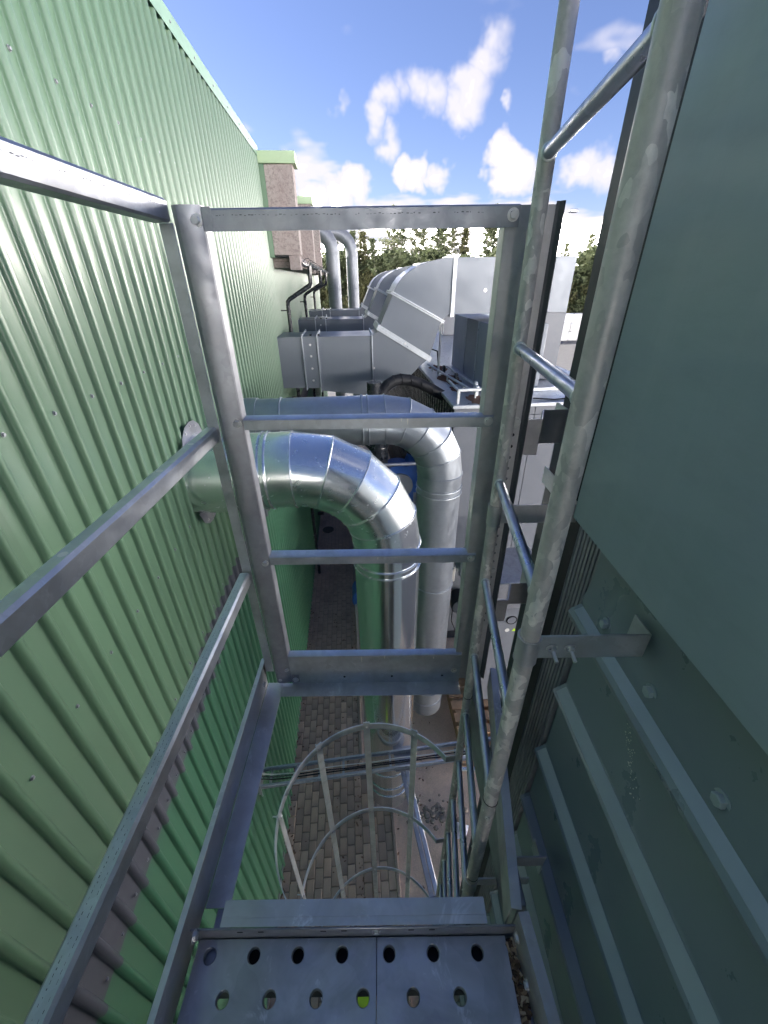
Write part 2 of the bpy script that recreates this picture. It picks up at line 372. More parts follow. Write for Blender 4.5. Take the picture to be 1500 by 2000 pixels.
# ------------------------------------------------------------------ ground
tag(solo('ground', MB().add([(-900, -900, GZ), (900, -900, GZ), (900, 1500, GZ), (-900, 1500, GZ)], [(0, 1, 2, 3)]), 'yard', 'grey concrete yard around the buildings', 'ground', kind='structure'))
m = MB(); m.box(-.02, 4.6, -6, 22, GZ-.05, GZ+.008); solo('dirt_strip', m, 'dirt', 'sandy brown concrete strip between path and machines', 'ground', frame=FB, kind='structure')
path = thing('brick_path', 'brown brick path along the green wall', 'path', frame=FB, kind='structure')
m = MB(); m.box(0, 1.02, -2, 20, GZ-.05, GZ+.02); m.box(1.02, 1.44, -2, 3.4, GZ-.05, GZ+.02); part('path_bed', m, 'bed', path)
m = MB(); m.box(1.02, 1.08, 3.4, 20, GZ, GZ+.045, .008); m.box(1.44, 1.49, -2, 3.46, GZ, GZ+.045, .008); part('kerb', m, 'bed', path)
pm = []
for i in range(4):
    q = MB().box(-.047, .047, -.0965, .0965, -.03, .028, .005); pm.append(q.mesh('paver', M['pav'][i]))
cells = []
for c in range(14):
    for r in range(-6, 62):
        a = .055+c*.1035; b = r*.2035+(.1 if c % 2 else 0)
        if a > 1.0 and b > 3.25: continue
        if b < .7: continue
        cells.append((a, b))
cells.sort(key=lambda q: abs(q[1]-2.0)); rest = MB()
for i, (a, b) in enumerate(cells):
    dz = random.uniform(-.004, .006)+.018*max(0, math.sin(a*7+b*3))*(.3 if b < 3 else .1)
    rz = random.gauss(0, .012)
    if i < 300:
        o = obj('paver', random.choice(pm), path, (a, b, GZ+dz+.004), (random.gauss(0, .012), random.gauss(0, .012), rz))
    else: rest.box(a-.047, a+.047, b-.0965, b+.0965, GZ-.02, GZ+.028+dz, .004)
part('paver_field', rest, M['pav'][1], path, kind='stuff')

# ------------------------------------------------------------------ green building on the left
bld = thing('green_building', 'long hall clad in ribbed light and dark green sheet along the left', 'building', frame=FB)
PIT = .138; NR = 8; PH = .1035
def sheet_mesh(name, z0, z1, mat, off=0.0, h=.030):
    pr = []
    for k in range(NR):
        c0 = PIT*(k+.5)
        arc_ = [(.0205*math.sin(rad(q)), h*math.cos(rad(q))**.85) for q in (-86, -72, -56, -40, -24, -8, 8, 24, 40, 56, 72, 86)]
        for db, aa in [(-.5*PIT+.0005, .0), (-.027, 0), (-.0222, .0006)]+arc_+[(.0222, .0006), (.027, 0)]:
            if db < -.4*PIT and k > 0: continue
            pr.append((c0+db, aa+off))
    pr.append((PIT*NR+.012, off+.0)); pr.append((PIT*NR+.0125, off-.004))
    v = []; f = []; n = len(pr)
    zs = [z0, (z0*2+z1)/3, (z0+2*z1)/3, z1]
    for z in zs: v += [(a, b, z) for b, a in pr]
    for i in range(len(zs)-1): f += [(i*n+j, i*n+j+1, (i+1)*n+j+1, (i+1)*n+j) for j in range(n-1)]
    # return under the lower edge so the sheet reads as having thickness
    o = len(v); v += [(a-.004, b, z0) for b, a in pr]; f += [(j, j+1, o+j+1, o+j) for j in range(n-1)]
    return MB().add(v, f).mesh(name, M[mat], 50)
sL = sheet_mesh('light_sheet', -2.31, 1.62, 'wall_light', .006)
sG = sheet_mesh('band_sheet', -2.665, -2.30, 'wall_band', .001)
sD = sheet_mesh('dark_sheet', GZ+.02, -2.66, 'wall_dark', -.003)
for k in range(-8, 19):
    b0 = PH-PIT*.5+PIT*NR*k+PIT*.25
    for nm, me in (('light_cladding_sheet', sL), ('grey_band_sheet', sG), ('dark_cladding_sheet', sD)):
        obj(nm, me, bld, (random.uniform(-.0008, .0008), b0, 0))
BEND = PIT*NR*19+.05; B0 = -8.8
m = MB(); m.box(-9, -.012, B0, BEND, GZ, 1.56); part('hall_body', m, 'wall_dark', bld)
m = MB(); m.box(-9.05, -.02, B0-.02, BEND+.02, 1.57, 1.66); part('roof', m, 'navy', bld)
m = MB(); m.ext([(0, 0), (.004, 0), (.004, .12), (-.16, .135), (-.16, .131), (0, .117)], (.034, B0, 1.585), (.034, 7.7, 1.585)); part('roof_flashing', m, 'flash', bld)
for i in range(24):
    bolt(bld, (.038, -1.2+i*.55, 1.64), (1, 0, 0), SCREW, 1.1, 'screw')
m = MB(); m.box(-.012, .006, B0, BEND, GZ+.002, GZ+.12, .003); part('base_flashing', m, 'wall_band', bld)
for z, n0, ph in ((.76, 5, .0), (-.444, 7, 0), (-1.5, 3, -.015), (-2.245, 3, -.02)):
    for k in range(n0, 44, 2):
        b = (k+.60)*PIT+ph
        if abs(b-2.78) < .36 and abs(z+1.25) < .4: continue
        bolt(bld, (.0065, b, z+random.uniform(-.006, .006)), (1, 0, 0), SCREW, random.uniform(.95, 1.1), 'screw')
for k in range(2, 26):
    bolt(bld, (.012, (k+.55)*PIT, -2.60), (1, 0, 0), SCREW, .9, 'screw')
# concrete piers, eaves, gutters, downpipes
for i in range(3):
    b = 7.64+3.56*i
    pz = thing('concrete_pier', None, None, frame=Matrix.Identity(4)); pz.parent = bld; pz.location = (0, 0, 0)
    m = MB(); m.box(.10, .52, b, b+.32, .37, 1.50, .008); m.box(.325, .50, b+.004, b+.316, .165, .368, .006); part('pier_block', m, 'concrete', pz)
    m = MB(); m.box(0.015, .104, b-.01, b+.3, .34, 1.50, .003); part('pier_side', m, 'wall_light', pz)
    m = MB(); m.box(.0, .57, b-.03, b+.36, 1.502, 1.645, .004); part('pier_cap', m, 'capgreen', pz)
    m = MB(); m.box(.06, .325, b+.008, b+.3, .345, .366); part('soffit', m, 'black', pz)
    e0, e1 = b+.32, b+3.53
    m = MB(); m.box(-.02, .50, e0, e1, .205, .30, .006); m.add([(.02, e0, .30), (.5, e0, .30), (.02, e0, .62), (.02, e1, .30), (.5, e1, .30), (.02, e1, .62)], [(0, 1, 2), (3, 5, 4), (1, 4, 5, 2), (0, 2, 5, 3)]); part('eave_slab', m, 'concrete', bld)
    m = MB(); n = 12; rr = .062
    arc = [(rr*math.cos(t), rr*math.sin(t)) for t in [math.pi+math.pi*j/n for j in range(n+1)]]
    arc += [(x*.92, y*.92) for x, y in arc[::-1]]
    m.ext(arc, (.575, e0-.05, .285), (.575, e1-.08, .285)); gt = part('gutter', m, 'blacksteel', bld)
    for j in range(4):
        m = MB(); m.ring((.575, e0+.15+j*.8, .283), (0, 1, 0), .0615, .005, 16, 4); part('gutter_bracket', m, 'blacksteel', gt)
    db = b+.48
    m = MB(); m.tube([(.60, db, .24), (.60, db, .12), (.595, db, -.03), (.575, db, -.065), (.20, db, -.27), (.165, db, -.31), (.16, db, -.37), (.16, db, -1.4), (.16, db, GZ+.12)], .036, 14); dp = part('downpipe', m, 'blacksteel', bld)
    for z in (-.45, -2, -4):
        m = MB(); m.ring((.16, db, z), (0, 0, 1), .04, .006, 16, 4); m.box(.0, .13, db-.008, db+.008, z-.01, z+.01); part('pipe_clip', m, 'blacksteel', dp)
m = MB(); m.box(.012, .20, 10.42, 10.50, GZ+.5, GZ+.56); part('drain_spout', m, 'black', bld)
m = MB(); m.tube([(.30, 10.3, GZ+.03), (.30, 10.3, GZ+.05)], .17, 24); solo('drain_cover', m, 'black', 'round black drain cover on the brick path by the green wall', 'drain', frame=FB)

# ------------------------------------------------------------------ round elbow ducts
def elbow_pipe(name, label, b, zc, av, r, a0, R, zend, mat, rings_h, rings_v, ng=5, flange=True, grp=None):
    t = thing(name, label, 'duct', grp, FB)
    m = MB(); m.tube([(a0, b, zc), (av-R, b, zc)], r, 56); part('horizontal_section', m, mat, t)
    cx, cz = av-R, zc-R; an = [math.pi/2*(i/ng) for i in range(ng+1)]
    # gores: mitred segments, each a part
    pts = [(cx, zc)]
    for i in range(ng):
        mid = (an[i]+an[i+1])/2
    edge = [Vector((cx+R*math.sin(x), b, cz+R*math.cos(x))) for x in an]
    def circ(c, x, rr=r, n=56):
        ax = Vector((math.cos(x), 0, -math.sin(x))); o = Vector((math.sin(x), 0, math.cos(x)))
        return [c+(o*math.cos(q)+Vector((0, 1, 0))*math.sin(q))*rr for q in [2*math.pi*j/n for j in range(n)]]
    for i in range(ng):
        v = circ(edge[i], an[i])+circ(edge[i+1], an[i+1]); n = 56
        part('elbow_gore', MB().add(v, [(j, (j+1) % n, n+(j+1) % n, n+j) for j in range(n)]), mat, t, sharp=60)
    for i in range(ng+1):
        ax = Vector((math.cos(an[i]), 0, -math.sin(an[i])))
        m = MB(); m.ring(edge[i], ax, r+.003, .006, 56, 6); part('seam', m, mat, t)
    m = MB(); m.tube([(av, b, zc-R), (av, b, zend)], r, 56, caps=False); m.tube([(av, b, zend+.25), (av, b, zend+.24)], r-.004, 40); part('vertical_section', m, mat+'_v' if mat == 'bright' else mat, t)
    for a in rings_h:
        m = MB(); m.ring((a, b, zc), (1, 0, 0), r+.004, .009, 56, 6); part('collar_ring', m, mat, t)
    for z in rings_v:
        m = MB(); m.ring((av, b, z), (0, 0, 1), r+.004, .009, 56, 6); part('collar_ring', m, mat, t)
    if flange:
        m = MB(); m.tube([(a0-.03, b, zc), (.15, b, zc), (.27, b, zc)], [r+.012]*3, 56); part('wall_collar', m, mat, t)
        q = []
        for s_ in (1, -1):
            m = MB(); w = .23
            prof = [(-w, -.06), (-w*.75, .05), (-w*.4, .10), (0, .115), (w*.4, .10), (w*.75, .05), (w, -.06)]
            zz = zc+s_*(r-.005)
            vs = [(x, b+y, zz+s_*h_) for x in (.0385, .0425) for y, h_ in prof]
            n = len(prof); m.add(vs, [tuple(range(n)), tuple(range(n, 2*n))[::-1]]+[(j, (j+1) % n, n+(j+1) % n, n+j) for j in range(n)])
            part('wall_flange', m, 'raildark', t)
            for y in (-.10, 0, .10): bolt(t, (.043, b+y, zz+s_*(.085 if y == 0 else .06)), (1, 0, 0), BOLT, .9, 'screw')
    return t
elbow_pipe('elbow_duct', 'bright galvanised round duct bending from the wall down to the path', 2.78, -1.25, 1.443, .29, .0, .70, -6.0, 'bright',
           (.31, .52, .565), (-2.10, -2.17, -3.6, -5.25, -5.55, -5.72), grp='round elbow ducts on the green wall')
elbow_pipe('elbow_duct', 'matte grey round duct behind the bright elbow duct', 3.96, -1.25, 2.15, .25, .0, .62, -6.0, 'matte_pipe',
           (.5, 1.30, 1.36), (-2.03, -2.10, -3.45, -5.5, -5.75), grp='round elbow ducts on the green wall')
for i, (b, av, r, zc, lb) in enumerate(((17.9, .80, .255, 1.66, 'left of two distant grey ducts arching over the hall wall'), (19.8, 1.56, .245, 1.72, 'right of two distant grey ducts arching over the hall wall'))):
    t = elbow_pipe('arched_duct', lb, b, zc, av, r, -.6, .72, GZ+.004, 'far_pipe', (-.1,), (.88, -.28, -.2), 8, False, 'distant arched ducts')

# ------------------------------------------------------------------ rectangular ducts from the wall up into the units
def rect_duct(b, w, label):
    t = thing('rectangular_duct', label, 'duct', 'rectangular sheet ducts crossing from the hall to the filter units', FB)
    b1 = b+w
    def pris(poly, nm, bb0=b, bb1=b1, mat='duct'):
        n = len(poly); m = MB().add([(a, bb0, z) for a, z in poly]+[(a, bb1, z) for a, z in poly], [tuple(range(n)), tuple(range(n, 2*n))[::-1]]+[(j, (j+1) % n, n+(j+1) % n, n+j) for j in range(n)])
        return part(nm, m, mat, t, sharp=30)
    pris([(0, -.80), (.44, -.80), (.44, -1.62), (0, -1.62)], 'wall_section')
    pris([(.44, -.792), (.69, -.792), (.69, -1.63), (.44, -1.63)], 'sleeve', b-.008, b1+.008)
    pris([(.69, -.80), (1.61, -.80), (1.61, -1.80), (.69, -1.68)], 'straight_section')
    pris([(1.61, -.80), (1.66, -.78), (1.70, -.74), (1.73, -.70), (2.58, -1.20), (2.49, -1.27), (2.35, -1.40), (2.2, -1.53), (2.03, -1.65), (1.86, -1.74), (1.70, -1.79), (1.61, -1.80)], 'lower_bend')
    pris([(1.745, -.67), (1.965, -.195), (2.778, -.608), (2.60, -1.17)], 'slanted_section')
    arc = [(1.975, -.165), (2.04, -.05), (2.12, .045), (2.24, .13), (2.38, .20), (2.55, .25), (2.73, .285), (2.92, .30)]
    pris(arc+[(2.93, -.505), (2.88, -.515), (2.84, -.54), (2.80, -.585)], 'upper_bend')
    pris([(2.97, .30), (4.93, .30), (4.93, -.50), (2.97, -.50)], 'upper_section')
    pris([(4.40, -.505), (4.93, -.505), (4.93, -1.60), (4.40, -1.60)], 'down_section', mat='palegrey')
    def fl(p, q, wd=.022, nm='flange'):
        p, q = Vector((p[0], 0, p[1])), Vector((q[0], 0, q[1])); d = (q-p).normalized(); n_ = Vector((-d.z, 0, d.x))
        p -= d*.04; q += d*.04
        poly = [p+n_*wd, q+n_*wd, q-n_*wd, p-n_*wd]
        return pris([(x.x, x.z) for x in poly], nm, b-.035, b1+.035, 'panel')
    for o in (-.022, .022): fl((1.735+o*.5, -.685+o*.87), (2.59+o*.5, -1.185+o*.87), .0215)
    for o in (-.014, .014): fl((1.97+o*.45, -.18+o*.9), (2.79+o*.45, -.597+o*.9), .009)
    for o in (-.014, .014): fl((2.95+o, .30), (2.95+o, -.50), .0135)
    fl((1.61, -.80), (1.61, -1.80), .008); fl((.44, -.8), (.44, -1.62), .008); fl((.69, -.8), (.69, -1.66), .008)
    for z in (-.92, -1.1, -1.3, -1.5): bolt(t, (.565, b-.0085, z), (0, -1, 0), BOLT, 1.6, 'rivet')
    for z in (-.05,): bolt(t, (2.95, b-.036, z), (0, -1, 0), BOLT, 1.7, 'rivet')
    bolt(t, (1.63, b-.012, -1.32), (0, -1, 0), BOLT, 1.6, 'rivet'); bolt(t, (2.17, b-.036, -.935), (0, -1, 0), BOLT, 1.6, 'rivet')
    bolt(t, (3.48, b-.002, -.16), (0, -1, 0), BOLT, 2.2, 'screw')
    # brighter skin over the outer curve, its sky reflection put into the material
    for bb, bw in ((b+.002, .78*w), (b+.80*w, .195*w)):
        m = MB()
        for j in range(len(arc)-1):
            (x0, z0), (x1, z1) = arc[j], arc[j+1]
            m.add([(x0-.003, bb, z0+.004), (x1-.003, bb, z1+.004), (x1-.003, bb+bw, z1+.004), (x0-.003, bb+bw, z0+.004)], [(0, 1, 2, 3)])
        part('skylit_skin', m, 'panel', t)
    for i in range(5): bolt(t, (.8+i*.17, b-.03, -1.80+i*.0), (0, 0, 1), BOLT, 1.4, 'rivet') if i < 0 else None
    m = MB(); m.box(.69, 1.61, b-.02, b+.0, -1.86+.05, -1.79); part('bottom_flange', m, 'panel', t)
    for i in range(7): bolt(t, (.76+i*.13, b-.021, -1.80), (0, -1, 0), BOLT, 1.3, 'rivet')
    for k in range(2):
        m = MB(); m.box(.56+k*.13, .60+k*.13, b+.05, b+.11, -.792, -.765, .004); part('clip', m, 'blacksteel', t)
    return t
for b, lb in ((7.2, 'nearest rectangular sheet duct rising from the green wall'), (10.7, 'middle rectangular sheet duct behind the nearest one'), (14.2, 'farthest rectangular sheet duct below the distant arched ducts')):
    rect_duct(b, .82, lb)

# ------------------------------------------------------------------ filter unit (long box behind the ducts)
fu = thing('filter_unit', 'long filter unit with dark ribbed side and grey panelled front', 'filter unit', frame=FB)
FA, FB0, FB1, FZ = 2.73, 5.75, 17.0, -1.62
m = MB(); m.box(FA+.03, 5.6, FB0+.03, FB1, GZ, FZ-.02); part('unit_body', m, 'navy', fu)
rib = MB(); rib.ext([(-.10, 0), (-.10, .004), (-.035, .004), (-.022, .028), (.022, .028), (.035, .004), (.10, .004), (.10, 0)], (0, 0, GZ), (0, 0, FZ-.062), (-1, 0, 0)); rme = rib.mesh('side_rib', M['blacksteel'])
for i in range(56):
    obj('side_panel', rme, fu, (FA+.03, FB0+.12+i*.2, 0))
m = MB(); m.box(FA-.02, 5.62, FB0-.03, FB1+.02, FZ-.06, FZ, .006); part('unit_roof', m, 'panel', fu)
for i in range(7):
    w = .42
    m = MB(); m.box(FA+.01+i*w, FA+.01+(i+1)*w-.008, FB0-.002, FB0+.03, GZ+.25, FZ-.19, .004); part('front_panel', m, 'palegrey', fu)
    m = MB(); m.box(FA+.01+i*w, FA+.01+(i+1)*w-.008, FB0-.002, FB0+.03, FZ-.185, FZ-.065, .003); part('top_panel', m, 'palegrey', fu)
for i in range(14):
    bolt(fu, (FA-.021, FB0+.15+i*.4, FZ-.03), (-1, 0, 0), BOLT, 1.2, 'rivet')
m = MB(); m.box(FA+.72, 4.35, 6.55, 9.0, FZ, -.62, .006); pb = part('plenum_box', m, 'unitgrey', fu)
for b in (6.56, 7.25, 8.0): m = MB(); m.box(FA+.705, FA+.72, b-.012, b+.012, FZ, -.61, .003); part('plenum_seam', m, 'panel', pb)
for x, b, r_, k in ((FA+.33, 7.55, .28, 5), (FA+.42, 6.0, .22, 9), (FA+.25, 6.7, .13, 2), (FA+.35, 8.6, .25, 7)):
    random.seed(k); n = 22; vs = [(x+r_*.7*math.cos(2*math.pi*j/n)*random.uniform(.7, 1.25), b+r_*1.6*math.sin(2*math.pi*j/n)*random.uniform(.7, 1.2), FZ+.003) for j in range(n)]
    part('rust_puddle', MB().add(vs, [tuple(range(n))]), 'rust', fu)
m = MB(); m.tube([(FA+.12, 8.6, FZ+.09), (FA+.42, 6.05, FZ+.09)], .022, 10); m.tube([(FA+.5, 8.5, FZ+.06), (FA+.62, 6.35, FZ+.06)], .018, 10)
for b in (8.3, 7.4, 6.6, 6.1): m.tube([(FA+.12+(8.6-b)*.118, b, FZ), (FA+.12+(8.6-b)*.118, b, FZ+.09)], .016, 8)
part('roof_pipe', m, 'strap', fu)
m = MB(); m.tube([(FA+.22, 8.0, FZ), (FA+.22, 8.0, -.5)], .022, 10); part('roof_pole', m, 'strap', fu)
m = MB()
for a0, a1, b0, b1, z0, z1 in ((.05, .09, 5.80, 5.84, 0, .20), (.05, .62, 5.80, 5.84, .18, .22), (.05, .09, 5.80, 6.5, .18, .21), (.56, .62, 5.80, 5.84, -.0, .19)):
    m.box(FA+a0, FA+a1, b0, b1, FZ+z0, FZ+z1, .004)
part('roof_frame', m, 'strap', fu)
for a, b in ((.30, 7.95), (.36, 7.2), (.52, 6.5), (.45, 6.2), (.60, 6.3)):
    m = MB(); m.box(FA+a, FA+a+.05, b, b+.09, FZ, FZ+.16, .008); part('valve_block', m, 'strap' if b < 7 else 'blacksteel', fu)
m = MB(); m.tube([(FA+.05, 8.5, FZ+.35), (FA+.12, 8.4, FZ+.42), (FA+.22, 8.2, FZ+.4), (FA+.23, 8.05, FZ+.1)], .012, 8); m.tube([(4.0, 5.9, FZ+.02), (4.3, 5.82, FZ+.012), (4.9, 5.9, FZ+.02)], .012, 6); part('roof_cable', m, 'black', fu, kind='stuff')
m = MB(); m.box(3.9, 5.5, 6.4, 7.0, FZ, FZ+.03, .004); m.box(3.9, 5.5, 6.38, 6.42, FZ+.03, FZ+.06); part('roof_hatch', m, 'panel', fu)
m = MB(); m.box(FA+.10, FA+.24, FB0-.10, FB0, -4.95, -4.65, .015); part('junction_box', m, 'white', fu)
m = MB(); m.tube([(FA+.34, FB0-.36, -5.35), (FA+.34, FB0-.34, -5.35), (FA+.34, FB0-.06, -5.35), (FA+.34, FB0, -5.35)], [.16, .19, .19, .13], 28); mo = part('fan_motor', m, 'navy', fu)
m = MB(); m.tube([(FA+.34, FB0-.37, -5.35), (FA+.34, FB0-.362, -5.35)], .17, 28); part('motor_cover', m, 'duct', mo)
m = MB(); m.tube([(FA+.22, FB0-.2, -5.4), (FA+.2, FB0-.25, -5.8), (FA+.32, FB0-.4, -6.1), (FA+.5, FB0-.4, -6.3)], .01, 6); part('motor_cable', m, 'black', mo)
m = MB(); m.box(FA+.24, FA+.9, FB0-.35, FB0, -4.62, -4.30, .01); part('motor_hood', m, 'panel', fu)

# black ducts and blue fans between wall and unit
t = thing('black_duct', 'black round duct with curved hose under the nearest rectangular duct', 'duct', frame=FB)
m = MB(); m.tube([(1.57, 6.3, -1.37), (1.57, 6.3, -2.4)], .115, 28); part('upper_pipe', m, 'blacksteel', t)
m = MB(); m.tube([(1.63, 6.3, -2.2), (1.63, 6.3, -3.15)], .15, 28)
for z in (-2.42, -2.62, -2.8): m.ring((1.63, 6.3, z), (0, 0, 1), .152, .007, 28, 5)
part('lower_pipe', m, 'blacksteel', t)
m = MB(); pts = []
for i in range(9):
    x = i/8; pts.append((1.66+.35*x+.75*x*x, 6.35+.3*x, -1.62+.30*math.sin(x*math.pi*.85)-.22*x*x))
m.tube(pts, .085, 18)
for p in pts[1:]: m.ring(p, (1, .2, .1), .086, .008, 18, 5)
part('curved_hose', m, 'black', t)
m = MB(); m.box(.95, 1.5, 6.1, 6.5, -1.95, -1.83, .01); m.tube([(1.0, 6.3, -1.9), (1.55, 6.3, -2.5)], .05, 12); part('branch_pipe', m, 'blacksteel', t)
def fan(c, R, w, label, grp='blue fans beside the path'):
    t = thing('blue_fan', label, 'fan', grp, FB); a, b, z = c
    n = 40; prof = []
    for j in range(n+1):
        x = 2*math.pi*j/n; rr = R*(.78+.26*j/n); prof.append((a+rr*math.cos(x+1.2), z+rr*math.sin(x+1.2)))
    m = MB().add([(x, b-w/2, y) for x, y in prof]+[(x, b+w/2, y) for x, y in prof], [tuple(range(n+1)), tuple(range(n+1, 2*n+2))[::-1]]+[(j, (j+1) % (n+1), n+1+(j+1) % (n+1), n+1+j) for j in range(n+1)])
    part('scroll_housing', m, 'blue', t, sharp=30)
    m = MB(); m.tube([(a, b-w/2, z), (a, b-w/2-.05, z), (a, b-w/2-.05, z)], [R*.5, R*.5, R*.35], 28); part('inlet_ring', m, 'duct', t)
    m = MB(); m.tube([(a, b+w/2, z), (a, b+w/2+.35, z)], R*.36, 24); part('motor', m, 'blue', t)
    m = MB()
    for s_ in (-1, 1):
        for bb in (b-w/2+.03, b+w/2-.03):
            m.box(a+s_*R*.6-.03, a+s_*R*.6+.03, bb-.03, bb+.03, GZ, z-R*.35)
    m.box(a-R*.75, a+R*.75, b-w/2, b+w/2, z-R*1.05, z-R*.95); part('stand', m, 'raildark', t)
    return t
fan((2.02, 6.75, -3.30), .48, .40, 'blue fan housing beside the black duct under the grey elbow')
fan((1.27, 5.0, -4.5), .26, .30, 'small blue fan half hidden left of the bright vertical duct')
t = thing('machine_frame', 'dark steel pipe frame cluttered with hoses behind the round ducts', 'frame', frame=FB)
m = MB()
for a in (1.25, 2.5):
    for b in (5.9, 7.3): m.tube([(a, b, GZ), (a, b, -2.55)], .03, 10)
for z in (-2.6, -3.9):
    m.tube([(1.25, 5.9, z), (2.5, 5.9, z)], .028, 10); m.tube([(1.25, 7.3, z), (2.5, 7.3, z)], .028, 10)
    m.tube([(1.25, 5.9, z), (1.25, 7.3, z)], .028, 10); m.tube([(2.5, 5.9, z), (2.5, 7.3, z)], .028, 10)
part('frame_tube', m, 'raildark', t)
random.seed(3)
for k in range(7):
    m = MB(); a = random.uniform(1.5, 2.4); b = random.uniform(5.7, 6.9); z = random.uniform(-4.4, -3.2)
    m.tube([(a, b, z), (a+random.uniform(-.3, .3), b+.2, z-.25), (a+random.uniform(-.4, .4), b+.1, z-.5), (a+random.uniform(-.3, .3), b-.1, -3.9-random.random()*1.2)], .022, 8); part('hose', m, 'black', t)
m = MB(); m.box(1.5, 2.45, 6.0, 7.2, -3.95, -3.88); part('shelf', m, 'raildark', t)

# machine slivers behind the ladder
t = thing('control_cabinet', 'grey control cabinet with round gauge on a pallet behind the ladder', 'cabinet', frame=FB)
m = MB(); m.box(2.95, 3.75, 4.0, 4.75, GZ+.45, -4.05, .012); part('cabinet_body', m, 'palegrey', t)
m = MB(); m.ring((3.37, 3.995, -4.32), (0, 1, 0), .072, .011, 30, 6); g = part('gauge_ring', m, 'black', t)
m = MB(); m.tube([(3.37, 3.99, -4.32), (3.37, 3.998, -4.32)], .068, 28); part('gauge_face', m, 'palegrey', g)
m = MB(); m.tube([(3.33, 3.992, -4.52), (3.33, 3.998, -4.52)], .034, 20); part('round_sticker', m, 'white', t)
m = MB(); m.add([(3.40, 3.996, -4.55), (3.47, 3.996, -4.55), (3.435, 3.996, -4.49)], [(0, 1, 2)]); part('warning_sticker', m, M['lime'], t, 'small yellow triangular sticker')
m = MB(); m.box(3.05, 3.8, 3.93, 4.75, -4.04, -3.55, .02); part('cabinet_hood', m, 'raildark', t)
t = thing('pallet', 'wooden pallet with planks and pipes under the control cabinet', 'pallet', frame=FB)
for i in range(6): m = MB(); m.box(2.6, 4.0, 3.45+i*.22, 3.6+i*.22, GZ+.40, GZ+.44, .004); part('top_plank', m, 'wood', t)
for i in range(3): m = MB(); m.box(2.65+i*.6, 2.77+i*.6, 3.45, 4.7, GZ, GZ+.40, .004); part('block', m, 'wood', t)
for i in range(4):
    m = MB(); m.tube([(2.55, 3.15+i*.09, GZ+.06), (3.9, 3.05+i*.1, GZ+.06)], .045, 14); solo('spare_pipe', m, ('bright', 'wood', 'white', 'matte_pipe')[i], ('shiny spare pipe lying nearest the pallet', 'brown spare pole lying beside the pallet', 'white spare pipe lying beside the pallet', 'grey spare pipe lying against the pallet')[i], 'pipe', 'spare pipes by the pallet', FB)

# ------------------------------------------------------------------ dark container on the right
ct = thing('container', 'dark green ribbed steel container wall filling the right side', 'container')
CX = .44; CY0, CY1 = -3.6, .665
m = MB(); m.box(CX+.04, 3.0, CY0, .68, GZ, .37); part('container_body', m, 'cont', ct)
m = MB(); m.ext([(0, 0), (.004, -.004), (.02, -.012), (.02, -.008), (.0055, 0), (.004, .004), (.004, .82), (0, .82)], (.40, -3.6, -.437), (.40, .722, -.437)); part('cladding_plate', m, 'contplate', ct)
m = MB(); m.ext([(0, 0), (.06, 0), (.06, .80), (0, .80)], (.404, .716, -.43), (.404, .719, -.43)); part('plate_end', m, 'black', ct)
m = MB(); m.box(.406, .50, CY0, .71, .37, .39); part('top_edge', m, 'cont', ct)
# upper fascia with bolts
prof = [(.445, -.40), (.445, -.56), (.441, -.590), (.437, -.605), (.437, -.628), (.418, -.640), (.412, -.648), (.414, -.660), (.45, -.668), (.46, -.668), (.46, -.40)]
n = len(prof); m = MB().add([(x, y, z) for y in (CY0, CY1) for x, z in prof], [tuple(range(n)), tuple(range(n, 2*n))[::-1]]+[(j, (j+1) % n, n+(j+1) % n, n+j) for j in range(n)]); part('fascia', m, 'cont', ct)
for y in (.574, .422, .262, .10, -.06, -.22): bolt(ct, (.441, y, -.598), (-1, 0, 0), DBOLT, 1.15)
def panel(z0, z1):
    p = [(.462, z0), (.462, z1+.030), (.459, z1+.024), (.437, z1+.006), (.433, z1-.002), (.436, z1-.008), (.459, z1-.017), (.475, z1-.02), (.475, z0)]
    n = len(p); return MB().add([(x, y, z) for y in (CY0, CY1) for x, z in p], [tuple(range(n)), tuple(range(n, 2*n))[::-1]]+[(j, (j+1) % n, n+(j+1) % n, n+j) for j in range(n)])
zt = -.655
pme = panel(0.0-.0, -.272).mesh('wall_panel', M['cont'])
for k in range(21):
    obj('wall_panel', pme, ct, (0, 0, zt-.272*k))
lme = MB().ext([(0, 0), (.0215, .0180), (.0225, .017), (.001, -.001)], (.4365, CY0, .0068), (.4365, CY1-.01, .0068)).mesh('rib_top_lit', M['contledge'])  # pale strip on the sky-facing rib slope, its light put into the colour
for k in range(21): obj('rib_top_lit', lme, ct, (0, 0, zt-.272*(k+1)))
m = MB().ext([(0, 0), (.018, .0105), (.018, .012), (0, .0015)], (.4185, CY0, -.6395), (.4185, CY1-.01, -.6395)); part('rib_top_lit', m, 'contledge', ct)
# corner column with grooves
gp = []
for k in range(7):
    y = .67+k*.0145; gp += [(y, .450), (y+.009, .450), (y+.0105, .457), (y+.013, .457)]
gp += [(.775, .450), (.775, .53), (.668, .53)]
n = len(gp); m = MB().add([(x, y, z) for z in (GZ, -.40) for y, x in gp], [tuple(range(n)), tuple(range(n, 2*n))[::-1]]+[(j, (j+1) % n, n+(j+1) % n, n+j) for j in range(n)]); part('corner_column', m, 'raildark', ct, sharp=20)
m = MB(); m.box(.415, .418, -.05, .05, -.75, -.7); 
part('dark_gap_filler', MB().box(.505, .60, .78, .999, GZ, .35, .004), 'black', ct)  # dark filler added for the dark gap between container and column
solo('steel_column', MB().box(.500, .62, 1.0, 1.108, GZ, .62, .006), 'navy', 'tall dark navy steel column behind the ladder', 'column')

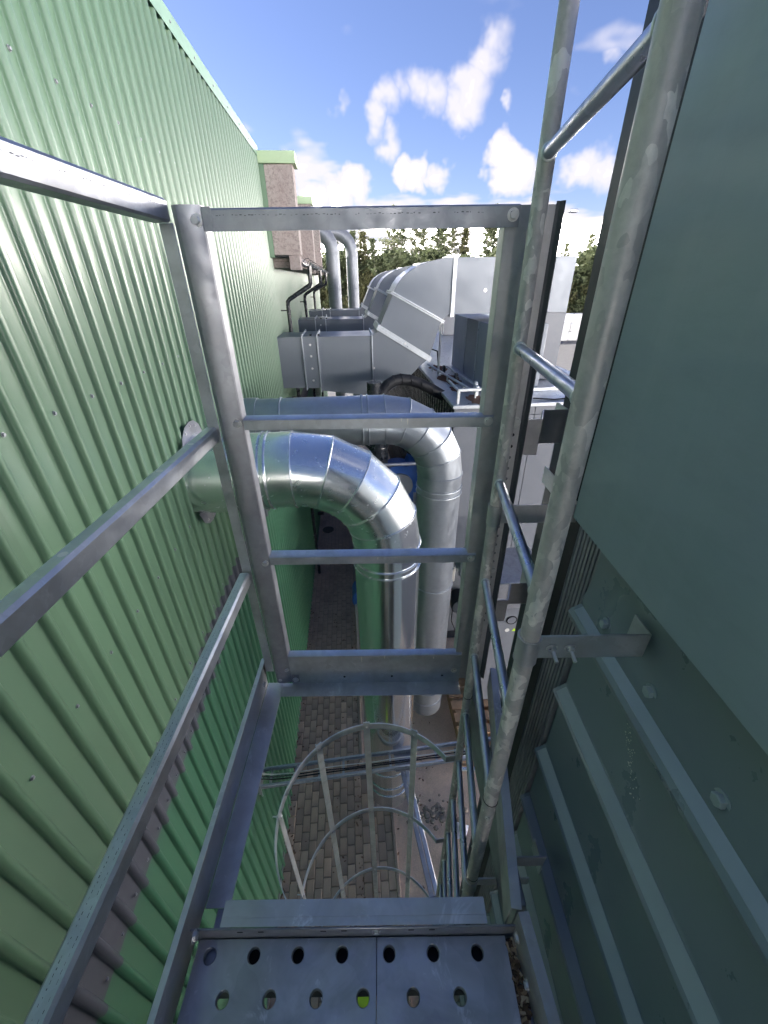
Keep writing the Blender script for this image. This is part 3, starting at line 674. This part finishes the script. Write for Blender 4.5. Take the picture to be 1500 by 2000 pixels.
# dried white splashes on the container wall
random.seed(14); m = MB()
for i in range(70):
    t_ = random.random(); y = .455-.075*t_+random.gauss(0, .006); z = -.745-.10*t_+random.gauss(0, .008); q = random.uniform(.0004, .0014)
    m.tube([(.4619, y, z), (.4613, y, z)], q, 6)
part('white_splash', m, 'white', ct, kind='stuff')
# ------------------------------------------------------------------ platform
pf = thing('platform', 'perforated steel access platform with toe boards and hatch', 'platform')
DZ = -1.25
def plank(x0, x1, holes0, ncol0, name):
    m = MB(); P_ = .0945; RP = .0605; r = .0117; nS = 24; y = .291
    rows = 22; t_ = .003
    m.box(x0, x1, .291-.0, .2915, DZ-.03, DZ)      # front edge
    yt = .2915; yb0 = .266+RP*.5
    def quad(xa, xb, ya, yb): m.add([(xa, ya, DZ), (xb, ya, DZ), (xb, yb, DZ), (xa, yb, DZ)], [(0, 1, 2, 3)])
    quad(x0, x1, yb0, yt) if yt > yb0 else None
    for i in range(rows):
        yc = .266-RP*i; ya, yb = yc-RP*.5, min(yc+RP*.5, yt); off = holes0+(.0475 if i % 2 else 0)
        xs = [off+P_*k for k in range(-6, 8) if x0+.018 < off+P_*k < x1-.018]
        cur = x0
        for x in xs:
            xa, xb = x-.0175, x+.0175
            quad(cur, xa, ya, yb); cur = xb
            sq = []
            for j in range(nS):
                an = 2*math.pi*j/nS; c, s_ = math.cos(an), math.sin(an); k = 1/max(abs(c), abs(s_)); 
                sx = x+.0175*c*k; sy = yc+(s_*k)*((yb-yc) if s_ > 0 else (yc-ya)); sq.append((sx, sy, DZ))
            c1 = [(x+(r+.0022)*math.cos(2*math.pi*j/nS), yc+(r+.0022)*math.sin(2*math.pi*j/nS), DZ) for j in range(nS)]
            c2 = [(x+(r+.0008)*math.cos(2*math.pi*j/nS), yc+(r+.0008)*math.sin(2*math.pi*j/nS), DZ-.0022) for j in range(nS)]
            c3 = [(x+r*math.cos(2*math.pi*j/nS), yc+r*math.sin(2*math.pi*j/nS), DZ-.010) for j in range(nS)]
            R_ = [sq, c1, c2, c3]; v = sum(R_, []); f = [(q*nS+j, q*nS+(j+1) % nS, (q+1)*nS+(j+1) % nS, (q+1)*nS+j) for q in range(3) for j in range(nS)]
            m.add(v, f)
        quad(cur, x1, ya, yb)
    yl = .266-RP*(rows-.5)
    for xx in (x0, x1): m.box(xx-.0006, xx+.0006, yl, .2912, DZ-.04, DZ-.0001)
    return part(name, m, 'plank', pf, sharp=25)
plank(-.418, -.0305, -.387, 0, 'deck_plank'); plank(-.0275, .252, -.002+.0, 0, 'deck_plank')
m = MB(); m.box(-.43, .275, .2935, .2975, DZ-.07, -1.203, .001); part('deck_end_plate', m, 'raildark', pf)
m = MB(); m.ext([(0, 0), (.575, 0), (.575, .0025), (0, .0025)], (-.365, .2975, -1.2), (-.365, .338, -1.197)); m.box(-.365, .21, .338, .3405, -1.235, -1.197); m.box(-.365, .21, .3115, .313, -1.2, -1.1945); part('hatch_lip', m, 'deck', pf)
m = MB(); m.box(-.41, .25, .225, .2925, -1.36, -1.30, .002); part('end_beam', m, 'navy', pf)
bolt(pf, (-.03, .2925, -1.215), (0, -1, 0), BOLT, .8)
for x in (-.33, -.285, -.15, -.105, .04, .085): 
    m = MB(); m.box(x, x+.012, .2930, .2936, -1.2175, -1.2125); part('slot', m, 'black', pf)
# left toe board (angle): vertical flange, horizontal flange
m = MB(); m.ext([(0, 0), (.003, 0), (.003, .127), (-.012, .13), (-.012, .133), (0, .133)], (-.432, .95, -1.265), (-.432, -1.3, -1.265)); part('toe_board', m, 'deck', pf)
m = MB(); m.box(-.43, -.372, .345, .95, -1.2655, -1.2625, .001); part('hatch_flange', m, 'deck', pf)
m = MB(); m.box(-.40, -.372, .2, .345, -1.30, -1.266); part('hatch_beam', m, 'raildark', pf)
bolt(pf, (-.426, .90, -1.205), (1, 0, 0), BOLT, 1.1); bolt(pf, (-.4145, .283, -1.195), (1, 0, 0), BOLT, 1.0)
# right toe boards
def board(p, q, nm):
    m = MB(); m.ext([(0, 0), (.003, 0), (.003, .10), (.022, .102), (.022, .105), (0, .105)], (p[0], p[1], -1.255), (q[0], q[1], -1.255)); part(nm, m, 'deck', pf)
board((.257, .309), (.357, .912), 'toe_board'); board((.318, -.35), (.270, .302), 'toe_board')
m = MB(); m.box(.300, .318, .34, .96, -1.46, -1.258, .002); part('side_beam', m, 'raildark', pf)
for y in (.265, .2): bolt(pf, (.2675, y+.01, -1.195), (-1, 0, 0), BOLT, .8)
# support brackets to the container, and legs
m = MB(); m.ext([(0, 0), (.055, 0), (.055, .003), (0, .003)], (.30, .46, -1.40), (.424, .46, -1.40), (0, 1, 0)); m.box(.421, .424, .46, .52, -1.455, -1.395); part('wall_bracket', m, 'rail', pf)
for x, y in ((-.40, -1.1), (.25, -1.1), (-.40, .1), (.24, .1)):
    m = MB(); m.box(x-.03, x+.03, y-.03, y+.03, GZ, DZ-.042, .004); part('platform_leg', m, 'raildark', pf)
# debris of wood chips along the right edge
random.seed(11)
db = MB(); 
mats = M['chip']
vs, fs, mi = [], [], []
for i in range(760):
    y = random.uniform(-.35, .285); k = (.29-y)
    x = .266+(.30-y)*.045*0+random.uniform(-.004, .014+.10*k*k*.4)
    x = random.uniform(.2545, .2700+.035*max(0, k)); z = DZ-.018+random.random()*.020
    l, w, h = random.uniform(.004, .010), random.uniform(.0015, .004), random.uniform(.0008, .002)
    R_ = Matrix.Rotation(random.uniform(0, 6.28), 3, 'Z') @ Matrix.Rotation(random.gauss(0, .5), 3, 'X') @ Matrix.Rotation(random.gauss(0, .5), 3, 'Y')
    o = len(vs); vs += [Vector((x, y, z))+R_ @ Vector((a*l, b_*w, c_*h)) for a in (-1, 1) for b_ in (-1, 1) for c_ in (-1, 1)]
    for f in [(0, 1, 3, 2), (4, 6, 7, 5), (0, 4, 5, 1), (2, 3, 7, 6), (0, 2, 6, 4), (1, 5, 7, 3)]: fs.append(tuple(o+q for q in f)); mi.append(i % 4)
db.add(vs, fs); me = db.mesh('wood_chips', M['chip'])
for p_, q in zip(me.polygons, mi): p_.material_index = q
tag(obj('wood_chips', me), 'brown wood chips caught along the right edge of the platform', 'wood chips', kind='stuff')
m = MB(); m.box(.2525, .285, -.4, .290, DZ-.024, DZ-.020); part('edge_tray', m, 'raildark', pf)

# ------------------------------------------------------------------ guard rail on the left and hatch gate ahead
gr = thing('guard_rail', 'galvanised guard rail with three rails along the left of the platform', 'railing')
rp = cprof(.028, .034, .003, .008)
def rail(nm, x, z, h=.036, w=.028, y1=.938, mat='rail', lift=0):
    m = MB(); m.ext([(a, b) for a, b in cprof(w, h, .003, .008)], (x, y1, z), (x, -1.3, z+lift)); return part(nm, m, mat, gr)
def railbox(nm, x0, x1, z0, z1, y1, mat='rail'):
    m = MB(); m.ext([(0, .004), (.004, 0), (x1-x0-.004, 0), (x1-x0, .004), (x1-x0, z1-z0-.005), (x1-x0-.005, z1-z0), (.005, z1-z0), (0, z1-z0-.005)], (x0, -1.3, z0), (x0, y1, z0)); return part(nm, m, mat, gr)
def dashes(parent, seg, axis, face, z, n, hh=.0018):
    m = MB(); random.seed(n)
    for i in range(n):
        if random.random() < .22: continue
        s = seg[0]+(seg[1]-seg[0])*(i+random.random()*.35)/n; l = (seg[1]-seg[0])/n*random.uniform(.25, .7); k = random.uniform(.3, 1)
        dz = random.uniform(-.0008, .0008)
        if axis == 'y': m.add([(face, s, z+dz), (face, s+l, z+dz), (face, s+l, z+dz+hh*k), (face, s, z+dz+hh*k)], [(0, 1, 2, 3)])
        elif axis == 'x': m.add([(s, face, z+dz), (s+l, face, z+dz), (s+l, face, z+dz+hh*k), (s, face, z+dz+hh*k)], [(0, 1, 2, 3)])
        else: m.add([(face+dz, s, z), (face+dz, s+l, z), (face+dz+hh*k, s+l, z), (face+dz+hh*k, s, z)], [(0, 1, 2, 3)])
    return part('print_marks', m, 'dash', parent)
tr = railbox('top_rail', -.436, -.398, .100, .138, .938, 'raildark')
dashes(tr, (.25, .93), 'y', -.3974, .1235, 90, .0014)
mr = railbox('middle_rail', -.429, -.401, -.338, -.300, .936)
kr = railbox('knee_rail', -.431, -.401, -.782, -.743, .934)
dashes(kr, (.0, .9), 'z', -.420, -.7426, 160, .0012); dashes(kr, (.0, .9), 'z', -.411, -.7426, 120, .0010)
for y in (.82, .68, .42): 
    m = MB(); m.tube([(-.414, y, -.3003), (-.414, y, -.2997)], .006, 12); part('rail_hole', m, 'white', mr)
gt = thing('hatch_gate', 'galvanised gate frame with four cross rails beyond the hatch', 'gate')
# left post: roll-formed channel plus an outer flat
m = MB(); m.ext([(0, 0), (.010, .006), (.030, .007), (.050, .001), (.054, 0), (.0565, -.004), (.0565, -.034), (.0535, -.034), (.0535, -.006), (.049, -.002), (.03, .004), (.011, .003), (.002, -.003), (.002, -.034), (0, -.034)], (-.3945, .945, -1.252), (-.3945, .945, .128), (0, -1, 0)); part('left_post', m, 'raildark', gt, sharp=25)
m = MB(); m.box(-.4235, -.3965, .9405, .9435, -1.19, .1, .0008); part('post_flat', m, 'rail', gt)
bolt(gt, (-.352, .9435, .104), (0, -1, 0), BOLT, 1.0); bolt(gt, (-.352, .9435, -.294), (0, -1, 0), BOLT, .95); bolt(gt, (-.352, .9435, -.715), (0, -1, 0), BOLT, .95)
bolt(gt, (-.352, .9435, -1.185), (0, -1, 0), BOLT, .8); bolt(gt, (-.38, .9435, -1.235), (0, -1, 0), BOLT, .8); bolt(gt, (-.325, .941, -1.235), (0, -1, 0), BOLT, .9)
# right post: wide channel, lower splice hidden behind the ladder
m = MB(); m.ext([(0, -.045), (0, -.002), (.002, 0), (.100, 0), (.1015, -.0015), (.1015, -.045), (.0985, -.045), (.0985, -.003), (.003, -.003), (.003, -.045)], (.243, .952, -1.255), (.243, .952, .122), (0, -1, 0)); part('right_post', m, 'post', gt, sharp=25)
m = MB(); m.ext([(.094, .0008), (.1005, .0015), (.1065, .008), (.109, .008), (.103, -.002), (.094, .0002)], (.243, .952, -1.25), (.243, .952, .127), (0, -1, 0)); part('post_edge', m, 'flange_shade', gt)  # shadowed flange of the zinc post: its shade is put into the colour
hz = [-.345-.0, -.375, -.405, -.435, -.465, -.495, -.525]
random.seed(2)
hm = MB().tube([(0, 0, 0), (0, -.0008, 0)], .0042, 12).mesh('post_hole', M['black']); hw = MB().tube([(0, 0, 0), (0, -.0008, 0)], .0042, 12).mesh('post_hole_light', M['palegrey'])
zz = -.335
while zz > -.98:
    if zz > -.55 or zz < -.60: obj('post_hole', hw if zz < -.37 else hm, gt, (.322, .9505, zz))
    zz -= .030
bolt(gt, (.322, .949, -.302), (0, -1, 0), BOLT, 1.15); bolt(gt, (.322, .949, -.755), (0, -1, 0), BOLT, 1.05)
def xrail(nm, z0, z1, yd, x0=-.337, x1=.268, mat='rail'):
    h = z1-z0
    m = MB(); m.ext([(0, 0), (.002, -.002), (.002, h-.004), (-.002, h-.001), (-yd, h), (-yd, h-.003), (-.002, h-.0035), (-.001, 0)], (x0, .9475, z0), (x1, .9475, z0)); return part(nm, m, mat, gt)
x = xrail('top_rail', .088, .124, .02, mat='raildark'); dashes(x, (-.33, .2), 'x', .9452, .1105, 70, .0016)
m = MB(); m.box(-.337, .268, .9476, .968, .088, .091); part('rail_flange', m, 'raildark', x)
m = MB(); m.box(-.3385, -.321, .9435, .9455, .086, .125); part('rail_end', m, 'raildark', x)
xrail('upper_middle_rail', -.310, -.284, .028); xrail('lower_middle_rail', -.722, -.694, .030)
tb = xrail('gate_toe_board', -1.2625, -1.118, .022, -.340, .262)
m = MB(); m.box(-.372, .262, .893, .9475, -1.2655, -1.2627, .001); part('toe_flange', m, 'deck', tb)
m = MB(); m.box(-.338, -.312, .9425, .9445, -1.25, -1.215); part('corner_cleat', m, 'raildark', tb)
for p in ((.255, .106), (.255, -.297), (.253, -.708), (.24, -1.20)): bolt(gt, (p[0], .944, p[1]), (0, -1, 0), BOLT, .95)
for xx in (-.15, .02, .20): 
    m = MB(); m.tube([(xx, .9435, -1.228), (xx, .9445, -1.228)], .004, 10); part('drain_hole', m, 'black', tb)
for xx, zz_, l_ in ((-.085, -1.125, .030), (-.005, -1.122, .016), (.06, -.288, .016), (-.02, -.700, .010), (.165, -1.13, .012), (.045, -.287, .009)):
    m = MB(); yy = .9448; m.add([(xx-.0022, yy, zz_), (xx+.0022, yy, zz_), (xx+.0016, yy, zz_-l_*.5), (xx+.0008, yy, zz_-l_), (xx-.0008, yy, zz_-l_*.9), (xx-.0014, yy, zz_-l_*.4)], [(0, 1, 2, 3, 4, 5)]); part('white_drip', m, 'white', gt)
# brackets behind the right post
for z, nm in ((-.40, 'post_bracket'), (-1.0, 'post_bracket')):
    m = MB(); m.box(.345, .40, .978, .981, z, z+.095); m.ext([(0, 0), (.003, 0), (.003, .095), (0, .095)], (.398, .98, z), (.43, 1.06, z)); m.box(.428, .4995, 1.06, 1.063, z, z+.095, .001); m.box(.4965, .4995, 1.063, 1.14, z, z+.095); part(nm, m, 'post', gt)

# ------------------------------------------------------------------ ladder, brackets and cage
ld = thing('ladder', 'galvanised tube ladder standing between gate and container', 'ladder')
SR = .0152; LX, LY = .279, .87; RX, RY = .2346, .46
for nm, x, y, r in (('left_stile', LX, LY, .0145), ('right_stile', RX, RY, .0160)):
    m = MB(); m.tube([(x, y, GZ), (x, y, -4.4), (x, y, -2.9), (x, y, -.525), (x, y, 1.35)], r, 28); part(nm, m, 'stile', ld)
k = 0
for i in range(33):
    z = 1.08-.3005*i
    if z < GZ+.1: break
    m = MB(); m.tube([(LX, LY, z), (RX, RY, z)], .0105, 18); part('rung', m, 'rung', ld)
    for x, y, r in ((LX, LY, .0145), (RX, RY, .016)):
        d = Vector((RX-LX, RY-LY, 0)).normalized()*(1 if y == LY else -1)
        m = MB(); m.ring(Vector((x, y, z))+d*(r+.001), d, .0112, .0026, 16, 5); part('weld', m, 'strap', ld)
def clamp(x, y, r, z, h=.06):
    m = MB(); m.tube([(x, y, z-h/2), (x, y, z+h/2)], r+.0028, 28)
    m.ring((x, y, z+h/2), (0, 0, 1), r+.002, .0016, 28, 4); m.ring((x, y, z-h/2), (0, 0, 1), r+.002, .0016, 28, 4)
    return part('stile_clamp', m, 'post', ld)
cl = clamp(RX, RY, .016, -.530, .052)
m = MB(); m.box(RX+.012, .432, RY-.0015, RY+.0015, -.556, -.504, .0006); m.box(.4305, .4335, RY-.0015, RY+.045, -.556, -.504, .0006); part('wall_bracket', m, 'rail', cl)
for x in (.275, .305): o = bolt(ld, (x, RY-.0015, -.530), (0, -1, -.25), BOLTS, .8)
cl = clamp(LX, LY, .0145, -.515, .055)
m = MB(); m.box(LX+.01, .49, LY-.0015, LY+.0015, -.542, -.49, .0006); m.box(.487, .490, LY, 1.108, -.542, -.49); part('wall_bracket', m, 'post', cl)
bolt(ld, (LX+.032, LY-.0016, -.512), (0, -1, 0), BOLT, .8)
for x, y, r, z in ((RX, RY, .016, -1.03), (LX, LY, .0145, -1.24), (RX, RY, .016, -1.45)):
    m = MB(); m.ring((x, y, z), (0, 0, 1), r+.0003, .0011, 28, 4); part('joint', m, 'black', ld)
bolt(ld, (RX-.004, RY-.0155, -1.08), (0, -1, 0), BOLT, .62); bolt(ld, (LX-.002, LY-.0145, -1.30), (0, -1, 0), BOLT, .6)
clamp(RX, RY, .016, -1.50, .05); m = MB(); m.box(RX+.01, .40, RY-.002, RY+.002, -1.52, -1.48); part('wall_bracket', m, 'rail', ld)
cg = thing('ladder_cage', 'thin galvanised safety cage hoops below the hatch', 'cage')
hc = Vector((-.045, .665, 0)); hr = .338
def hoop_pt(t, z): return Vector((hc.x+hr*math.cos(t), hc.y+hr*math.sin(t), z))
hz_ = [-1.62, -2.33, -3.05, -3.77, -4.5]
a0, a1 = rad(36), rad(325)
for z in hz_:
    m = MB(); n = 56; vs = []; fs = []
    for j in range(n+1):
        t = a0+(a1-a0)*j/n; d = Vector((math.cos(t), math.sin(t), 0)); c = hoop_pt(t, z)
        vs += [c+d*.0018-Vector((0, 0, .018)), c+d*.0018+Vector((0, 0, .018)), c-d*.0018+Vector((0, 0, .018)), c-d*.0018-Vector((0, 0, .018))]
    for j in range(n): fs += [(j*4+q, j*4+(q+1) % 4, j*4+4+(q+1) % 4, j*4+4+q) for q in range(4)]
    fs += [(0, 1, 2, 3), (n*4+3, n*4+2, n*4+1, n*4)]
    hp = part('hoop', m.add(vs, fs), 'strap', cg)
    for p, q in ((hoop_pt(a0, z), (LX, LY, z)), (hoop_pt(a1, z), (RX, RY, z))):
        m = MB(); m.ext([(-.0015, -.02), (.0015, -.02), (.0015, .02), (-.0015, .02)], p, q); part('hoop_arm', m, 'post', hp)
for t in (rad(62), rad(97), rad(133), rad(178), rad(225), rad(275)):
    d = Vector((math.cos(t), math.sin(t), 0)); s_ = Vector((-d.y, d.x, 0)); c = hoop_pt(t, 0)-d*.004
    m = MB(); m.ext([(-.0135, -.0015), (.0135, -.0015), (.0135, .0015), (-.0135, .0015)], c+Vector((0, 0, hz_[-1]-.03)), c+Vector((0, 0, hz_[0]+.035)), d); st = part('cage_strap', m, 'strap', cg)
    for z in hz_: bolt(cg, hoop_pt(t, z)-d*.0055, -d, BOLT, .8)
    for z in hz_: bolt(cg, hoop_pt(t, z)+d*.002, d, BOLTS, .6, 'stud_bolt')

# ------------------------------------------------------------------ cable tray and strut below
ty = thing('cable_tray', 'galvanised cable ladder tray crossing from the green wall below the cage', 'cable tray', frame=FB)
TZ = -4.6
for b, nm in ((2.40, 'side_rail'), (2.225, 'side_rail')):
    m = MB(); m.ext(cprof(.022, .055, .003), (0.004, b, TZ-.055), (2.9, b+.115, TZ-.055)); part(nm, m, 'rail', ty)
for i in range(11):
    a = .12+i*.26; m = MB(); m.box(a-.012, a+.012, 2.232+a*.04, 2.40+a*.04, TZ-.048, TZ-.036, .002); part('tray_rung', m, 'rail', ty)
m = MB(); m.box(.0, .02, 2.18, 2.46, TZ-.12, TZ+.04, .002); m.tube([(.03, 2.19, TZ-.16), (.03, 2.19, TZ+.06)], .008, 10); part('wall_plate', m, 'rail', ty)
random.seed(5)
for i, (mt, r) in enumerate((('black', .007), ('blacksteel', .006), ('white', .005))):
    o = .262+i*.026; m = MB(); m.tube([(.03, 2.0+o, TZ+.03), (.15, 2.0+o+.01, TZ-.02)]+[(.35+j*.3, 2.0+o+(.35+j*.3)*.04+random.uniform(-.008, .008), TZ-.034+r) for j in range(9)], r, 8)
    solo('cable', m, mt, ('thick black cable nearest the viewer in the tray', 'dark cable second from the near edge of the tray', 'white cable looping down from the wall into the tray', 'navy cable second from the far edge of the tray', 'thin black cable along the far edge of the tray')[i], 'cable', 'cables in the tray', FB)
m = MB()
sp = thing('strut_channel', 'double steel strut channel running from the cable tray towards the viewer', 'strut', frame=FB)
for k, o in enumerate((0, .05)):
    m = MB(); m.ext(cprof(.04, .041, .003, .009), (1.50+o+.045, 2.46, -4.72), (1.66+o+.06, 1.0, -4.72), (0, 0, 1)); part('channel', m, 'rail' if k else 'raildark', sp)
m = MB(); m.box(1.47, 1.70, 2.26, 2.52, -4.682, -4.66); part('tray_clip', m, 'raildark', sp)
m = MB(); m.box(1.70, 1.76, .96, 1.02, GZ, -4.68, .004); part('strut_leg', m, 'raildark', sp)
bolt(sp, (1.57, 2.44, -4.678+.0), (0, 0, 1), BOLT, 1.6)

# litter and yellow-green object
t = solo('litter', MB().add([(0, 0, .0), (.16, .03, .05), (.22, .16, .02), (.05, .2, .04), (.1, .1, .09)], [(0, 1, 4), (1, 2, 4), (2, 3, 4), (3, 0, 4)]), 'paper', 'crumpled white printed wrapper on the brown ground', 'litter')
t.location = (.90, 2.45, GZ+.009)
m = MB(); m.tube([(0, 0, 0), (0, 0, .25), (0, 0, .262), (0, 0, .262)], [.10, .13, .135, .11], 24); o = solo('bucket', m, 'lime', 'bright yellow-green lidded tub glimpsed through a platform hole', 'bucket'); o.location = (-.300, 1.10-.02, GZ+.035)
random.seed(8)
m = MB()
for i in range(60):
    x, y = random.gauss(0, .16), random.gauss(0, .10); s_ = random.uniform(.015, .05)
    m.tube([(x, y, 0), (x, y, s_*.5), (x, y, s_*.7)], [s_, s_*.8, s_*.2], 6)
dl = MB(); random.seed(19)
for i in range(420):
    a_ = random.choice((abs(random.gauss(0, .06)), 1.0+random.gauss(0, .03), random.uniform(0, 1.1), random.uniform(1.5, 2.6))); b_ = random.uniform(1.2, 7); l_ = random.uniform(.008, .03)
    an = random.uniform(0, 6.28); d1 = Vector((math.cos(an), math.sin(an), random.gauss(0, .2)))*l_; d2 = Vector((-math.sin(an), math.cos(an), random.gauss(0, .2)))*l_*.5; c_ = Vector((a_, b_, GZ+.042))
    dl.add([c_+d1, c_+d2, c_-d1, c_-d2], [(0, 1, 2, 3)])
solo('fallen_leaves', dl, M['chip'][1], 'scattered dry leaves and crumbs on the brick path', 'fallen leaves', frame=FB, kind='stuff')
o = solo('leaf_litter', m, 'bed', 'dark patch of dead leaves on the brown ground', 'leaf litter', kind='stuff'); o.location = (.70, 2.75, GZ+.008)

# ------------------------------------------------------------------ far yard: bales, lamp, trees
random.seed(21)
bm_ = MB().box(-.72, .72, -.5, .5, 0, .98, .07).mesh('wrapped_bale', M['bale'])
for r, rn in enumerate(('bottom', 'middle', 'top')):
    for c, cn in enumerate(('leftmost', 'centre', 'rightmost')):
        o = obj('wrapped_bale', bm_, None, (21.9+c*1.48+random.uniform(-.03, .03), 52.8+random.uniform(-.08, .08), GZ+r*.985), (0, 0, random.gauss(0, .02)))
        tag(o, 'white wrapped bale, %s in the %s row of the far stack' % (cn, rn), 'bale', 'white wrapped bales in the far yard')
t = thing('floodlight', 'small floodlight on a thin pole above the pale duct end', 'lamp', frame=FB)
m = MB(); m.tube([(4.74, 7.3, .295), (4.74, 7.3, .90)], .009, 10); part('lamp_pole', m, 'raildark', t)
m = MB(); m.box(4.70, 4.83, 7.25, 7.33, .87, .915, .008); part('lamp_head', m, 'raildark', t)

def tree_meshes(seed, h, rx, mat, kind):
    rnd = random.Random(seed); tr = MB(); cr_v, cr_f = [], []
    lean = (rnd.gauss(0, .03), rnd.gauss(0, .03))
    def tp(z): return Vector((lean[0]*z+.12*math.sin(z*.6+seed), lean[1]*z+.1*math.cos(z*.5+seed), z))
    tr.tube([tp(h*i/8) for i in range(9)], [(.17 if kind == 'birch' else .14)*(1-.88*i/8)+.01 for i in range(9)], 7)
    def leaves(c, rr, n):
        for _ in range(n):
            d = Vector((rnd.gauss(0, 1), rnd.gauss(0, 1), rnd.gauss(0, .75)))*rr*.55; p = c+d
            s_ = rnd.uniform(.06, .13) if kind == 'birch' else rnd.uniform(.11, .21); a = Vector((rnd.gauss(0, 1), rnd.gauss(0, 1), rnd.gauss(0, .8))).normalized(); b = a.orthogonal().normalized()
            b = (Matrix.Rotation(rnd.uniform(0, 6.28), 3, a) @ b); q = a.cross(b)
            o = len(cr_v); cr_v.extend([p+b*s_, p+q*s_*.6, p-b*s_, p-q*s_*.6]); cr_f.append((o, o+1, o+2, o+3))
    nb = 62 if kind == 'birch' else 44
    for i in range(nb):
        t = (i+rnd.random())/nb; z0 = h*((.20+.80*t) if kind == 'birch' else (.05+.93*t))
        prof = (math.sin(min(1, (1-t)*1.25+.06)*math.pi*.5)**.9)*(.55+.45*min(1, t*4)) if kind == 'birch' else math.sqrt(max(.03, 1-(2*t-.8)**2/1.5))
        L = rx*prof*rnd.uniform(.55, 1.1); an = i*2.4+rnd.random()*.8
        d = Vector((math.cos(an), math.sin(an), rnd.uniform(.25, .7) if kind == 'birch' else rnd.uniform(.05, .45)))
        p0 = tp(min(z0, h*.97)); p1 = p0+d*L
        if kind == 'birch': p1.z -= .1*L
        tr.tube([p0, (p0+p1)/2+Vector((0, 0, .08*L)), p1], [.035*(1-t*.6), .02, .006], 4, caps=False)
        nc = 8 if kind == 'birch' else 6
        for j in range(nc):
            f = .15+.85*(j+rnd.random()*.6)/nc; c = p0.lerp(p1, min(1.05, f))+Vector((0, 0, .06*L*math.sin(f*3)))
            leaves(c, (.16+.20*rnd.random()) if kind == 'birch' else (.38+.3*rnd.random()), 13 if kind == 'birch' else 34)
    leaves(tp(h*.98), .22, 16)
    return tr.mesh('trunk', M['bark']), MB().add(cr_v, cr_f).mesh('crown', M[mat], 180)
TV = [tree_meshes(31, 13.0, 1.9, 'leafA', 'birch'), tree_meshes(47, 12.4, 1.7, 'leafB', 'birch'), tree_meshes(63, 12.0, 2.1, 'leafA', 'birch'), tree_meshes(5, 7.2, 2.7, 'leafB', 'bush'), tree_meshes(9, 6.2, 2.6, 'leafC', 'bush'), tree_meshes(15, 11.0, 1.5, 'leafC', 'birch')]
def plant(kind, x, y, s, label, grp):
    tr, crn = TV[kind]; t = thing('birch_tree' if kind in (0, 1, 2, 5) else 'bushy_tree', label, 'tree', grp)
    t.location = (x, y, GZ); t.rotation_euler = (0, 0, random.uniform(0, 6.28)); t.scale = (s*random.uniform(1.0, 1.25), s*random.uniform(1.0, 1.25), s*(1.13 if kind in (0, 1, 2, 5) else 1.0))
    obj('trunk', tr, t); obj('crown', crn, t)
random.seed(77)
TL = 'slender birch in the row of trees beyond the ducts'; BL = 'dense bushy tree under the birches beyond the ducts'
tall = [(-8.2, 60, 1, .84), (-5.6, 58, 2, .80), (-3.6, 57, 1, .84), (-2.0, 59, 5, .95), (-.6, 56, 1, .78), (1.5, 62, 0, 1.0), (3.1, 64, 1, 1.0), (4.6, 63, 2, 1.02), (5.9, 65, 0, .95), (7.3, 62, 1, 1.0), (8.6, 64, 2, .98), (9.9, 66, 0, .93), (11.0, 63, 5, 1.0), (13.4, 61, 1, 1.0), (14.7, 62, 0, 1.0), (16.2, 60, 2, .95), (19, 62, 0, .92), (22, 64, 1, .9), (25.5, 66, 2, .8), (28.4, 64, 0, .80), (31.5, 65, 1, .95), (35, 66, 2, 1.0), (39, 64, 0, 1.0), (-11, 62, 0, .9), (-15, 63, 2, 1.0), (-20, 64, 1, 1.0)]
ORD = ('first', 'second', 'third', 'fourth', 'fifth', 'sixth', 'seventh', 'eighth', 'ninth', 'tenth', 'eleventh', 'twelfth', 'thirteenth', 'fourteenth', 'fifteenth', 'sixteenth', 'seventeenth', 'eighteenth', 'nineteenth', 'twentieth')
for i, (x, y, k, s) in enumerate(sorted(q for q in tall if -9 < q[0] < 33)):
    plant(k, x, y, s, '%s slender birch from the left in the row beyond the ducts' % (ORD+('twenty-first', 'twenty-second', 'twenty-third'))[i], 'birches beyond the ducts')
for i in range(33):
    plant(random.choice((3, 4, 3)), -10.5+i*1.25+random.uniform(-.5, .5), random.uniform(56, 61) if i*1.25-10.5 < 17 else random.uniform(60, 64), random.uniform(1.0, 1.35), BL, 'bushy trees beyond the ducts')

# ------------------------------------------------------------------ lift everything so that the ground is z = 0, roots at their base
def finish():
    bpy.context.view_layer.update()
    ch = {}
    for o in bpy.data.objects:
        if o.parent: ch.setdefault(o.parent, []).append(o)
    for o in [x for x in bpy.data.objects if x.parent is None]:
        if o.type in ('CAMERA', 'LIGHT'): continue
        if o.type == 'EMPTY' and o.matrix_world.translation.z > -6:
            lo = []
            def walk(x):
                for c in ch.get(x, []):
                    if c.type == 'MESH': lo.extend(o.matrix_world.inverted() @ c.matrix_world @ Vector(q) for q in c.bound_box)
                    walk(c)
            walk(o)
            if lo:
                p = Vector(((min(q.x for q in lo)+max(q.x for q in lo))/2, (min(q.y for q in lo)+max(q.y for q in lo))/2, min(q.z for q in lo)))
                for c in ch.get(o, []): c.location = c.location-p
                o.location = o.matrix_world @ p
        elif o.type == 'MESH' and o.data.users == 1 and o.location.z > -6:
            q = [Vector(x) for x in o.bound_box]; p = Vector((sum(x.x for x in q)/8, sum(x.y for x in q)/8, min(x.z for x in q)))
            o.data.transform(Matrix.Translation(-p)); o.location = o.matrix_world @ p
        o.location.z += EYE
finish()
